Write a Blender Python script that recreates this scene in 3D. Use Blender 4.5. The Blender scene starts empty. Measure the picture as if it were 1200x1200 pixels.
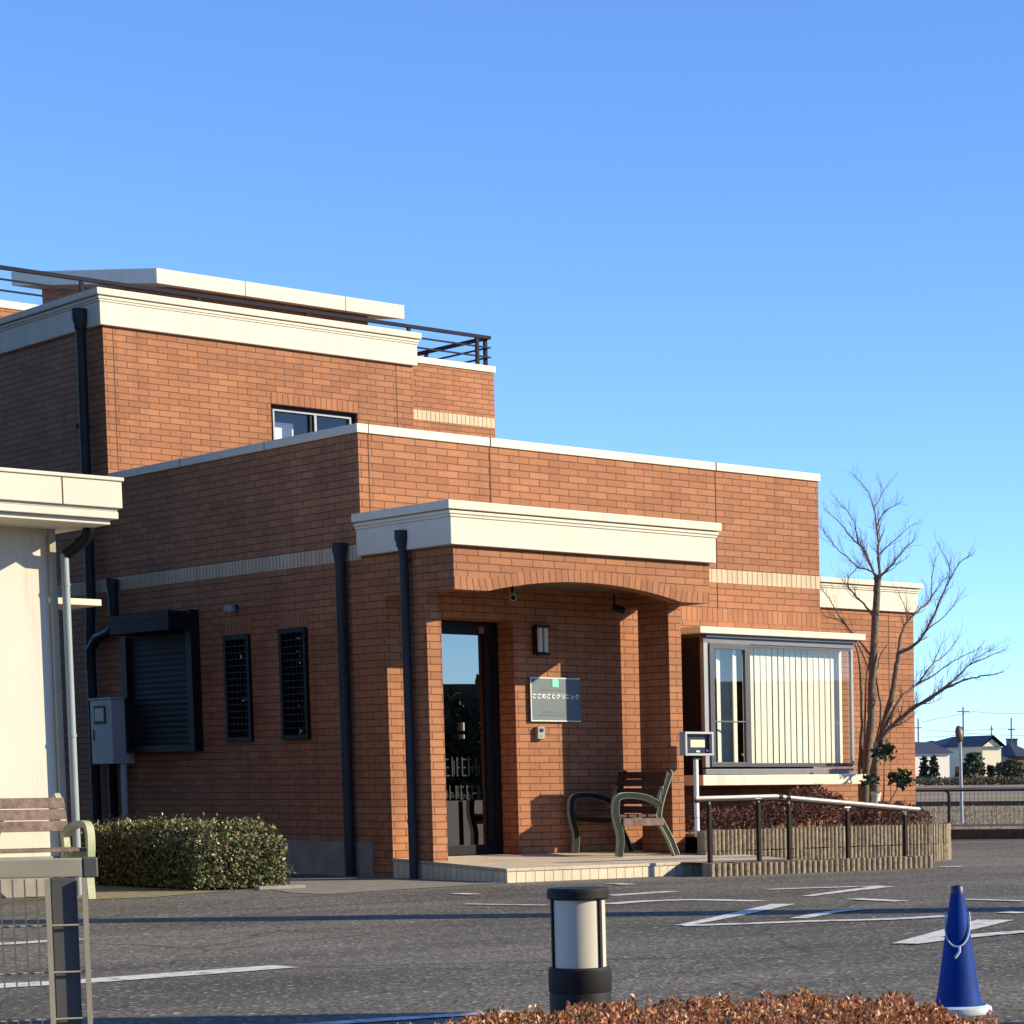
import bpy, math, random
from mathutils import Vector, Matrix
import numpy as np
R = math.radians
sc = bpy.context.scene
col = sc.collection

# ---------------------------------------------------------------- camera
CAM = Vector((-12.4171, -21.2319, 0.9195))
RIGHT = Vector((0.691364, -0.722467, -0.007544))
UP = Vector((0.066992, 0.053704, 0.996307))
FWD = Vector((0.719394, 0.689317, -0.085529))
cd = bpy.data.cameras.new('camera')
cd.sensor_width = 36.0
cd.lens = 2854.249 / 1200 * 36
cd.shift_x = 0.5 - 1250.2 / 1200
cd.shift_y = 1155.2 / 1200 - 0.5
cd.clip_start = 0.1
cd.clip_end = 5000
cam = bpy.data.objects.new('camera', cd)
col.objects.link(cam)
mw = Matrix((RIGHT, UP, -FWD)).transposed().to_4x4()
mw.translation = CAM
cam.matrix_world = mw
sc.camera = cam

# ---------------------------------------------------------------- sky, sun, exposure
SUN_EL = R(23.8)
SUN_H = Vector((0.7547, -0.6561))         # horizontal direction towards the sun
w = bpy.data.worlds.new('World')
sc.world = w
w.use_nodes = True
nt = w.node_tree
bg = nt.nodes['Background']
sky = nt.nodes.new('ShaderNodeTexSky')
sky.sky_type = 'NISHITA'
sky.sun_disc = False
sky.sun_elevation = SUN_EL
sky.sun_rotation = math.atan2(SUN_H.x, SUN_H.y)
sky.altitude = 0
sky.air_density = 0.7
sky.dust_density = 0.0
sky.ozone_density = 1.5
tint = nt.nodes.new('ShaderNodeMix'); tint.data_type = 'RGBA'; tint.blend_type = 'MULTIPLY'
tint.inputs[0].default_value = 1.0
tint.inputs[7].default_value = (0.84, 1.17, 1.62, 1)      # colder white balance of a clear winter sky
nt.links.new(sky.outputs[0], tint.inputs[6]); nt.links.new(tint.outputs[2], bg.inputs[0])
bg.inputs[1].default_value = 0.108
sl = bpy.data.lights.new('sun', 'SUN')
sl.energy = 5.0
sl.angle = R(0.5)
sl.color = (1.0, 0.86, 0.60)
sun = bpy.data.objects.new('sun', sl)
col.objects.link(sun)
sdir = Vector((SUN_H.x * math.cos(SUN_EL), SUN_H.y * math.cos(SUN_EL), math.sin(SUN_EL)))
sun.rotation_euler = sdir.to_track_quat('Z', 'Y').to_euler()
sun.location = (10, -20, 20)
sc.view_settings.view_transform = 'Standard'
sc.view_settings.look = 'None'
sc.view_settings.gamma = 1
sc.view_settings.exposure = 0.60

# ---------------------------------------------------------------- materials
def mat(name):
    m = bpy.data.materials.new(name)
    m.use_nodes = True
    return m, m.node_tree.nodes, m.node_tree.links, m.node_tree.nodes['Principled BSDF']

def rgb(c): return (c[0], c[1], c[2], 1)

def plain(name, c, rough=0.6, metal=0.0, var=0.12, scale=6.0, bump=0.0, spec=0.5, streak=False):
    """base colour with procedural mottling; streak stretches the mottling down the wall"""
    m, n, l, b = mat(name)
    tc = n.new('ShaderNodeTexCoord')
    mp = n.new('ShaderNodeMapping')
    mp.inputs['Scale'].default_value = (1, 1, 0.18) if streak else (1, 1, 1)
    nz = n.new('ShaderNodeTexNoise')
    nz.inputs['Scale'].default_value = scale
    nz.inputs['Detail'].default_value = 6
    nz.inputs['Roughness'].default_value = 0.65
    l.new(tc.outputs['Object'], mp.inputs[0]); l.new(mp.outputs[0], nz.inputs['Vector'])
    cr = n.new('ShaderNodeValToRGB')
    cr.color_ramp.elements[0].position = 0.3
    cr.color_ramp.elements[1].position = 0.7
    cr.color_ramp.elements[0].color = rgb([x * (1 - var) for x in c])
    cr.color_ramp.elements[1].color = rgb([min(1, x * (1 + var)) for x in c])
    l.new(nz.outputs[0], cr.inputs[0])
    base_out = cr.outputs[0]
    if streak:                             # grey drip marks left by rain
        m2 = n.new('ShaderNodeMapping'); m2.inputs['Scale'].default_value = (1, 1, 0.06)
        l.new(tc.outputs['Object'], m2.inputs[0])
        n3 = n.new('ShaderNodeTexNoise'); n3.inputs['Scale'].default_value = 9; n3.inputs['Detail'].default_value = 5; n3.inputs['Roughness'].default_value = 0.7
        l.new(m2.outputs[0], n3.inputs['Vector'])
        c3 = n.new('ShaderNodeValToRGB'); c3.color_ramp.elements[0].position = 0.56; c3.color_ramp.elements[1].position = 0.74
        c3.color_ramp.elements[0].color = (1, 1, 1, 1); c3.color_ramp.elements[1].color = (0.80, 0.78, 0.74, 1)
        l.new(n3.outputs[0], c3.inputs[0])
        mx3 = n.new('ShaderNodeMix'); mx3.data_type = 'RGBA'; mx3.blend_type = 'MULTIPLY'; mx3.inputs[0].default_value = 0.75
        l.new(base_out, mx3.inputs[6]); l.new(c3.outputs[0], mx3.inputs[7]); base_out = mx3.outputs[2]
    l.new(base_out, b.inputs['Base Color'])
    b.inputs['Roughness'].default_value = rough
    b.inputs['Metallic'].default_value = metal
    b.inputs['Specular IOR Level'].default_value = spec
    if bump:
        n2 = n.new('ShaderNodeTexNoise'); n2.inputs['Scale'].default_value = 60; n2.inputs['Detail'].default_value = 4
        l.new(tc.outputs['Object'], n2.inputs['Vector'])
        bp = n.new('ShaderNodeBump'); bp.inputs['Strength'].default_value = bump; bp.inputs['Distance'].default_value = 0.01
        l.new(n2.outputs[0], bp.inputs['Height']); l.new(bp.outputs[0], b.inputs['Normal'])
    return m

def brick(name, c1, c2, mortar, bw=0.237, rh=0.07, off=0.5, ms=0.0055, tint=0.12):
    m, n, l, b = mat(name)
    uv = n.new('ShaderNodeUVMap'); uv.uv_map = 'UVMap'
    bt = n.new('ShaderNodeTexBrick')
    bt.offset = off; bt.offset_frequency = 2; bt.squash = 1
    bt.inputs['Color1'].default_value = rgb(c1)
    bt.inputs['Color2'].default_value = rgb(c2)
    bt.inputs['Mortar'].default_value = rgb(mortar)
    bt.inputs['Scale'].default_value = 1
    bt.inputs['Mortar Size'].default_value = ms
    bt.inputs['Mortar Smooth'].default_value = 0.25
    bt.inputs['Bias'].default_value = 0
    bt.inputs['Brick Width'].default_value = bw
    bt.inputs['Row Height'].default_value = rh
    l.new(uv.outputs[0], bt.inputs['Vector'])
    # slow weathering across the wall and fine drag-face grain
    tc = n.new('ShaderNodeTexCoord')
    nz = n.new('ShaderNodeTexNoise'); nz.inputs['Scale'].default_value = 1.3; nz.inputs['Detail'].default_value = 5
    l.new(tc.outputs['Object'], nz.inputs['Vector'])
    mr = n.new('ShaderNodeMapRange')
    mr.inputs['From Min'].default_value = 0.3; mr.inputs['From Max'].default_value = 0.7
    mr.inputs['To Min'].default_value = 1 - tint; mr.inputs['To Max'].default_value = 1 + tint
    l.new(nz.outputs[0], mr.inputs[0])
    n2 = n.new('ShaderNodeTexNoise'); n2.inputs['Scale'].default_value = 45; n2.inputs['Detail'].default_value = 3
    l.new(uv.outputs[0], n2.inputs['Vector'])
    mr2 = n.new('ShaderNodeMapRange')
    mr2.inputs['From Min'].default_value = 0.25; mr2.inputs['From Max'].default_value = 0.75
    mr2.inputs['To Min'].default_value = 0.9; mr2.inputs['To Max'].default_value = 1.1
    l.new(n2.outputs[0], mr2.inputs[0])
    mu = n.new('ShaderNodeMath'); mu.operation = 'MULTIPLY'
    l.new(mr.outputs[0], mu.inputs[0]); l.new(mr2.outputs[0], mu.inputs[1])
    vm = n.new('ShaderNodeVectorMath'); vm.operation = 'SCALE'
    m2 = n.new('ShaderNodeMapping'); m2.inputs['Scale'].default_value = (1, 1, 0.07)
    l.new(tc.outputs['Object'], m2.inputs[0])
    n4 = n.new('ShaderNodeTexNoise'); n4.inputs['Scale'].default_value = 5; n4.inputs['Detail'].default_value = 5; n4.inputs['Roughness'].default_value = 0.7
    l.new(m2.outputs[0], n4.inputs['Vector'])
    mr4 = n.new('ShaderNodeMapRange'); mr4.inputs['From Min'].default_value = 0.52; mr4.inputs['From Max'].default_value = 0.75
    mr4.inputs['To Min'].default_value = 1.0; mr4.inputs['To Max'].default_value = 0.74
    l.new(n4.outputs[0], mr4.inputs[0])
    mu4 = n.new('ShaderNodeMath'); mu4.operation = 'MULTIPLY'
    l.new(mu.outputs[0], mu4.inputs[0]); l.new(mr4.outputs[0], mu4.inputs[1])
    l.new(bt.outputs['Color'], vm.inputs[0]); l.new(mu4.outputs[0], vm.inputs['Scale'])
    l.new(vm.outputs[0], b.inputs['Base Color'])
    b.inputs['Roughness'].default_value = 0.75
    b.inputs['Specular IOR Level'].default_value = 0.3
    bp = n.new('ShaderNodeBump'); bp.invert = True
    bp.inputs['Strength'].default_value = 0.6; bp.inputs['Distance'].default_value = 0.006
    l.new(bt.outputs['Fac'], bp.inputs['Height']); l.new(bp.outputs[0], b.inputs['Normal'])
    return m

def glass(name, tint, refl=0.12, rough=0.0):
    m, n, l, b = mat(name)
    n.remove(b)
    out = n['Material Output']
    tr = n.new('ShaderNodeBsdfTransparent'); tr.inputs[0].default_value = rgb(tint)
    gl = n.new('ShaderNodeBsdfGlossy'); gl.inputs['Roughness'].default_value = rough
    gl.inputs['Color'].default_value = (1, 0.97, 0.92, 1)
    fr = n.new('ShaderNodeFresnel')
    ge = n.new('ShaderNodeNewGeometry')     # a thin pane reflects alike from both sides
    io = n.new('ShaderNodeMapRange'); io.inputs['To Min'].default_value = 1.5; io.inputs['To Max'].default_value = 1 / 1.5
    l.new(ge.outputs['Backfacing'], io.inputs[0]); l.new(io.outputs[0], fr.inputs['IOR'])
    ad = n.new('ShaderNodeMath'); ad.operation = 'ADD'; ad.use_clamp = True; ad.inputs[1].default_value = refl
    l.new(fr.outputs[0], ad.inputs[0])
    mx = n.new('ShaderNodeMixShader')
    l.new(ad.outputs[0], mx.inputs[0]); l.new(tr.outputs[0], mx.inputs[1]); l.new(gl.outputs[0], mx.inputs[2])
    l.new(mx.outputs[0], out.inputs['Surface'])
    return m

def leaf_mat(name, cols, rough=0.45, trans=0.25):
    m, n, l, b = mat(name)
    g = n.new('ShaderNodeNewGeometry')
    cr = n.new('ShaderNodeValToRGB')
    cr.color_ramp.interpolation = 'LINEAR'
    el = cr.color_ramp.elements
    while len(el) < len(cols): el.new(0.5)
    for i, c in enumerate(cols):
        el[i].position = i / (len(cols) - 1); el[i].color = rgb(c)
    l.new(g.outputs['Random Per Island'], cr.inputs[0])
    l.new(cr.outputs[0], b.inputs['Base Color'])
    b.inputs['Roughness'].default_value = rough
    out = n['Material Output']
    tl = n.new('ShaderNodeBsdfTranslucent'); l.new(cr.outputs[0], tl.inputs[0])
    mx = n.new('ShaderNodeMixShader'); mx.inputs[0].default_value = trans
    l.new(b.outputs[0], mx.inputs[1]); l.new(tl.outputs[0], mx.inputs[2])
    l.new(mx.outputs[0], out.inputs['Surface'])
    return m

def asphalt():
    m, n, l, b = mat('asphalt')
    tc = n.new('ShaderNodeTexCoord')
    def noise(sc_, det=3, rough=0.6, vec=None):
        z = n.new('ShaderNodeTexNoise'); z.inputs['Scale'].default_value = sc_; z.inputs['Detail'].default_value = det
        z.inputs['Roughness'].default_value = rough
        l.new(vec or tc.outputs['Object'], z.inputs['Vector']); return z
    def ramp(src, a, bb, ca, cb):
        r = n.new('ShaderNodeValToRGB'); r.color_ramp.elements[0].position = a; r.color_ramp.elements[1].position = bb
        r.color_ramp.elements[0].color = rgb(ca); r.color_ramp.elements[1].color = rgb(cb); l.new(src, r.inputs[0]); return r
    def mix(mode, fac, a, bb):
        x = n.new('ShaderNodeMix'); x.data_type = 'RGBA'; x.blend_type = mode
        if isinstance(fac, float): x.inputs[0].default_value = fac
        else: l.new(fac, x.inputs[0])
        l.new(a, x.inputs[6])
        if isinstance(bb, tuple): x.inputs[7].default_value = bb
        else: l.new(bb, x.inputs[7])
        return x.outputs[2]
    big = noise(0.22, 5)
    base = ramp(big.outputs[0], 0.38, 0.62, (0.098, 0.090, 0.075), (0.165, 0.153, 0.127)).outputs[0]
    # tyre-worn streaks along the driving direction
    mp = n.new('ShaderNodeMapping'); mp.inputs['Rotation'].default_value = (0, 0, R(-46)); mp.inputs['Scale'].default_value = (0.12, 1.4, 1)
    l.new(tc.outputs['Object'], mp.inputs[0])
    st = noise(1.0, 4, 0.6, mp.outputs[0])
    stc = ramp(st.outputs[0], 0.38, 0.6, (0.72, 0.72, 0.74), (1.08, 1.06, 1.04)).outputs[0]
    base = mix('MULTIPLY', 1.0, base, stc)
    gr = noise(22, 3, 0.85)
    base = mix('MULTIPLY', 1.0, base, ramp(gr.outputs[0], 0.3, 0.72, (0.5, 0.5, 0.5), (1.55, 1.55, 1.55)).outputs[0])
    vo = n.new('ShaderNodeTexVoronoi'); vo.inputs['Scale'].default_value = 44
    l.new(tc.outputs['Object'], vo.inputs['Vector'])
    hs = n.new('ShaderNodeSeparateColor'); l.new(vo.outputs['Color'], hs.inputs[0])
    sp = ramp(hs.outputs[0], 0.90, 0.98, (0, 0, 0), (.9, .9, .9)).outputs[0]
    base = mix('MIX', sp, base, (0.34, 0.315, 0.255, 1))
    dk = ramp(hs.outputs[1], 0.84, 0.95, (0, 0, 0), (1, 1, 1)).outputs[0]
    base = mix('MIX', dk, base, (0.05, 0.047, 0.043, 1))
    # hairline cracks
    vc = n.new('ShaderNodeTexVoronoi'); vc.feature = 'DISTANCE_TO_EDGE'; vc.inputs['Scale'].default_value = 0.35
    wz = noise(1.5, 4)
    va = n.new('ShaderNodeVectorMath'); va.operation = 'MULTIPLY_ADD'
    l.new(wz.outputs['Color'], va.inputs[0]); va.inputs[1].default_value = (0.5, 0.5, 0); l.new(tc.outputs['Object'], va.inputs[2])
    l.new(va.outputs[0], vc.inputs['Vector'])
    ck = ramp(vc.outputs['Distance'], 0.002, 0.008, (0.35, 0.35, 0.35), (1, 1, 1)).outputs[0]
    base = mix('MULTIPLY', 0.7, base, ck)
    l.new(base, b.inputs['Base Color'])
    b.inputs['Roughness'].default_value = 0.9
    b.inputs['Specular IOR Level'].default_value = 0.25
    bp = n.new('ShaderNodeBump'); bp.inputs['Strength'].default_value = 0.7; bp.inputs['Distance'].default_value = 0.008
    l.new(vo.outputs['Distance'], bp.inputs['Height']); l.new(bp.outputs[0], b.inputs['Normal'])
    return m

def worn_paint():
    """white line paint with asphalt showing through where it has worn off"""
    m, n, l, b = mat('worn_line_paint')
    tc = n.new('ShaderNodeTexCoord')
    a = n.new('ShaderNodeTexNoise'); a.inputs['Scale'].default_value = 9; a.inputs['Detail'].default_value = 6; a.inputs['Roughness'].default_value = 0.75
    l.new(tc.outputs['Object'], a.inputs['Vector'])
    r = n.new('ShaderNodeValToRGB'); r.color_ramp.elements[0].position = 0.34; r.color_ramp.elements[1].position = 0.50
    r.color_ramp.elements[0].color = (0.11, 0.105, 0.1, 1); r.color_ramp.elements[1].color = (0.62, 0.6, 0.56, 1)
    l.new(a.outputs[0], r.inputs[0]); l.new(r.outputs[0], b.inputs['Base Color'])
    b.inputs['Roughness'].default_value = 0.8
    return m

def field_mat():
    m, n, l, b = mat('dry_field')
    tc = n.new('ShaderNodeTexCoord')
    mp = n.new('ShaderNodeMapping'); mp.inputs['Rotation'].default_value = (0, 0, R(46)); mp.inputs['Scale'].default_value = (0.02, 0.22, 1)
    l.new(tc.outputs['Object'], mp.inputs[0])
    a = n.new('ShaderNodeTexNoise'); a.inputs['Scale'].default_value = 1; a.inputs['Detail'].default_value = 6; a.inputs['Roughness'].default_value = 0.7
    l.new(mp.outputs[0], a.inputs['Vector'])
    r = n.new('ShaderNodeValToRGB')
    e = r.color_ramp.elements
    e[0].position = 0.3; e[0].color = (0.06, 0.045, 0.035, 1)
    e[1].position = 0.75; e[1].color = (0.38, 0.29, 0.17, 1)
    x = e.new(0.45); x.color = (0.17, 0.12, 0.07, 1)
    x = e.new(0.58); x.color = (0.27, 0.20, 0.11, 1)
    l.new(a.outputs[0], r.inputs[0]); l.new(r.outputs[0], b.inputs['Base Color'])
    b.inputs['Roughness'].default_value = 1.0
    return m

def log_concrete():
    """split-log patterned concrete edging"""
    return plain('log_concrete', (0.27, 0.215, 0.145), 0.9, var=0.45, scale=22, bump=0.8)

BR1, BR2, MO = (0.405, 0.172, 0.080), (0.315, 0.128, 0.060), (0.140, 0.058, 0.029)
M = {}
M['brick'] = brick('brick_tile', BR1, BR2, MO)
M['soldier'] = brick('soldier_brick', BR1, BR2, MO, bw=0.07, rh=0.30, off=0.0)
M['cream_soldier'] = brick('cream_soldier_brick', (0.62, 0.50, 0.34), (0.55, 0.43, 0.28), (0.20, 0.14, 0.085), bw=0.07, rh=0.30, off=0.0)
M['step_tile'] = brick('step_nosing_tile', (0.66, 0.57, 0.42), (0.58, 0.49, 0.36), (0.2, 0.15, 0.1), bw=0.10, rh=0.30, off=0.0, ms=0.004)
M['floor_tile'] = brick('porch_floor_tile', (0.54, 0.46, 0.34), (0.50, 0.42, 0.31), (0.32, 0.26, 0.2), bw=0.15, rh=0.15, off=0.0, ms=0.003)
M['trim'] = plain('cream_stucco_trim', (0.72, 0.66, 0.53), 0.8, var=0.05, scale=3, streak=True, bump=0.1)
M['coping'] = plain('cream_metal_coping', (0.70, 0.64, 0.52), 0.5, var=0.05, scale=4)
M['white_wall'] = plain('white_render', (0.66, 0.62, 0.53), 0.85, var=0.06, scale=1.8, streak=True, bump=0.15)
M['white_trim'] = plain('white_fascia', (0.66, 0.61, 0.50), 0.7, var=0.09, scale=2.2, streak=True)
M['pipe'] = plain('dark_blue_grey_pipe', (0.026, 0.031, 0.040), 0.5, var=0.1, spec=0.3)
M['pale_pipe'] = plain('pale_grey_pipe', (0.27, 0.31, 0.32), 0.4, var=0.06)
M['dark'] = plain('black_metal', (0.008, 0.008, 0.010), 0.55, var=0.15, spec=0.25)
M['navy'] = plain('navy_shutter_metal', (0.010, 0.011, 0.015), 0.6, var=0.15, spec=0.2)
M['joint'] = plain('joint_sealant', (0.09, 0.045, 0.03), 0.8)
M['railing'] = plain('dark_blue_railing', (0.008, 0.009, 0.022), 0.6, var=0.1, spec=0.15)
M['alu'] = plain('bronze_aluminium', (0.085, 0.085, 0.09), 0.35, metal=0.4, var=0.08)
M['silver'] = plain('silver_aluminium', (0.30, 0.30, 0.31), 0.4, metal=0.3, var=0.06)
M['concrete'] = plain('concrete', (0.28, 0.26, 0.235), 0.9, var=0.2, scale=5, bump=0.3)
M['apron'] = plain('worn_concrete_apron', (0.20, 0.18, 0.145), 0.95, var=0.25, scale=5, bump=0.3)
M['slab'] = plain('bay_slab_stucco', (0.74, 0.67, 0.53), 0.8, var=0.12, scale=5, streak=True)
M['blind'] = plain('vertical_blind_fabric', (0.80, 0.76, 0.62), 0.9, var=0.03)
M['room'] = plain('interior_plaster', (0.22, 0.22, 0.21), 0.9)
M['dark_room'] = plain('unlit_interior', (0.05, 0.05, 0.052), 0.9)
M['glass'] = glass('window_glass', (0.93, 0.95, 0.95), 0.02)
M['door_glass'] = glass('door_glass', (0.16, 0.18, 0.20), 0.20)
M['dark_glass'] = glass('tinted_glass', (0.05, 0.055, 0.06), 0.0)
M['frost'] = plain('frosted_film', (0.022, 0.026, 0.028), 0.8, var=0.3, scale=30)
M['plate'] = plain('blue_grey_sign_plate', (0.115, 0.148, 0.168), 0.5, metal=0.0, var=0.06, scale=9)
M['plate_edge'] = plain('sign_edge', (0.60, 0.68, 0.62), 0.4)
M['teal'] = plain('teal_logo', (0.20, 0.72, 0.55), 0.5, var=0.03)
M['white'] = plain('white_paint', (0.80, 0.80, 0.78), 0.45, var=0.03)
M['ink'] = plain('grey_ink', (0.13, 0.16, 0.18), 0.6)
M['grey_box'] = plain('grey_meter_enamel', (0.46, 0.47, 0.49), 0.5, var=0.05)
M['frame_green'] = plain('dark_green_cast_iron', (0.013, 0.019, 0.013), 0.55, var=0.2, scale=20, spec=0.2)
M['frame_edge'] = plain('worn_pale_edge', (0.30, 0.34, 0.25), 0.6, var=0.2, scale=25)
M['frame_sage'] = plain('sage_cast_iron', (0.40, 0.42, 0.26), 0.5, var=0.14, scale=14)
M['slat'] = plain('weathered_slat', (0.17, 0.115, 0.095), 0.85, var=0.5, scale=14, bump=0.5)
M['slat_dark'] = plain('brown_slat', (0.055, 0.026, 0.018), 0.6, var=0.3, scale=14, bump=0.3)
M['fence_olive'] = plain('olive_beige_powder_coat', (0.35, 0.325, 0.25), 0.5, var=0.1)
M['fence_grey'] = plain('grey_fence_steel', (0.085, 0.088, 0.097), 0.5, var=0.1)
M['bollard'] = plain('charcoal_bollard_paint', (0.014, 0.014, 0.016), 0.6, var=0.15, bump=0.05, spec=0.25)
M['opal'] = plain('opal_acrylic', (0.56, 0.53, 0.45), 0.25, var=0.03)
M['cone'] = plain('blue_cone_plastic', (0.0008, 0.032, 0.22), 0.6, spec=0.15, var=0.25, scale=9)
M['cone_dark'] = plain('dark_blue_cone_tip', (0.004, 0.014, 0.09), 0.45)
M['cone_weight'] = plain('pale_blue_weight', (0.50, 0.56, 0.60), 0.6)
M['rope'] = plain('pale_blue_rope', (0.48, 0.56, 0.66), 0.8)
M['lcd'] = plain('cream_display', (0.72, 0.64, 0.44), 0.4, var=0.02)
M['screen'] = plain('dark_blue_panel', (0.015, 0.022, 0.04), 0.3)
M['rail_wood'] = plain('pale_handrail_grip', (0.55, 0.48, 0.46), 0.35, var=0.05)
M['rail_post'] = plain('dark_brown_post', (0.008, 0.005, 0.005), 0.6, spec=0.2)
M['log'] = log_concrete()
M['soil'] = plain('soil', (0.10, 0.07, 0.045), 1.0, var=0.4, scale=12, bump=0.6)
M['dirt'] = plain('mossy_dirt', (0.21, 0.18, 0.085), 1.0, var=0.35, scale=8, bump=0.4)
M['bark'] = plain('grey_brown_bark', (0.125, 0.108, 0.086), 0.9, var=0.45, scale=18, bump=0.6)
M['twig'] = plain('twig_bark', (0.16, 0.13, 0.115), 0.9, var=0.25)
M['asphalt'] = asphalt()
M['paint'] = worn_paint()
M['field'] = field_mat()
M['hedge_leaf'] = leaf_mat('hedge_leaf', [(0.03, 0.05, 0.014), (0.09, 0.115, 0.035), (0.17, 0.19, 0.08), (0.24, 0.22, 0.10), (0.20, 0.11, 0.05)], 0.4, 0.10)
M['hedge_leaf_red'] = leaf_mat('bronzed_leaf', [(0.14, 0.045, 0.022), (0.42, 0.14, 0.06), (0.58, 0.27, 0.14), (0.34, 0.19, 0.07), (0.12, 0.09, 0.03)], 0.45)
M['nandina'] = leaf_mat('dark_red_leaf', [(0.045, 0.016, 0.014), (0.11, 0.030, 0.024), (0.17, 0.05, 0.035), (0.07, 0.045, 0.02)], 0.5)
M['camellia'] = leaf_mat('glossy_green_leaf', [(0.010, 0.024, 0.010), (0.022, 0.045, 0.018), (0.045, 0.075, 0.035)], 0.22, 0.1)
M['grass'] = leaf_mat('dry_grass_blade', [(0.14, 0.12, 0.045), (0.30, 0.24, 0.11), (0.42, 0.33, 0.18)], 0.7)
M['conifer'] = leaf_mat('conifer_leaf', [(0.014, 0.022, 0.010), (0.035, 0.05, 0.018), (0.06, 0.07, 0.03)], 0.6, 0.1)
M['far_bush'] = leaf_mat('garden_bush_leaf', [(0.04, 0.05, 0.02), (0.09, 0.085, 0.04), (0.15, 0.11, 0.06)], 0.7, 0.1)
M['roof_tile'] = plain('grey_roof_tile', (0.045, 0.048, 0.062), 0.5, var=0.15, scale=2)
M['house_cream'] = plain('cream_siding', (0.72, 0.66, 0.46), 0.8, var=0.05)
M['house_white'] = plain('white_siding', (0.74, 0.70, 0.62), 0.8, var=0.04)
M['house_grey'] = plain('grey_siding', (0.20, 0.20, 0.20), 0.8, var=0.06)
M['house_brown'] = plain('brown_siding', (0.11, 0.07, 0.055), 0.8, var=0.1)
M['pole'] = plain('utility_pole_concrete', (0.20, 0.20, 0.20), 0.8)
M['guard'] = plain('black_guard_pipe', (0.03, 0.03, 0.033), 0.45)
M['guard_top'] = plain('pale_guard_rail', (0.34, 0.36, 0.38), 0.45)
M['galv'] = plain('galvanised_pole', (0.38, 0.39, 0.40), 0.4, metal=0.3)
M['mirror_back'] = plain('mirror_back', (0.09, 0.045, 0.035), 0.5)

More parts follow.
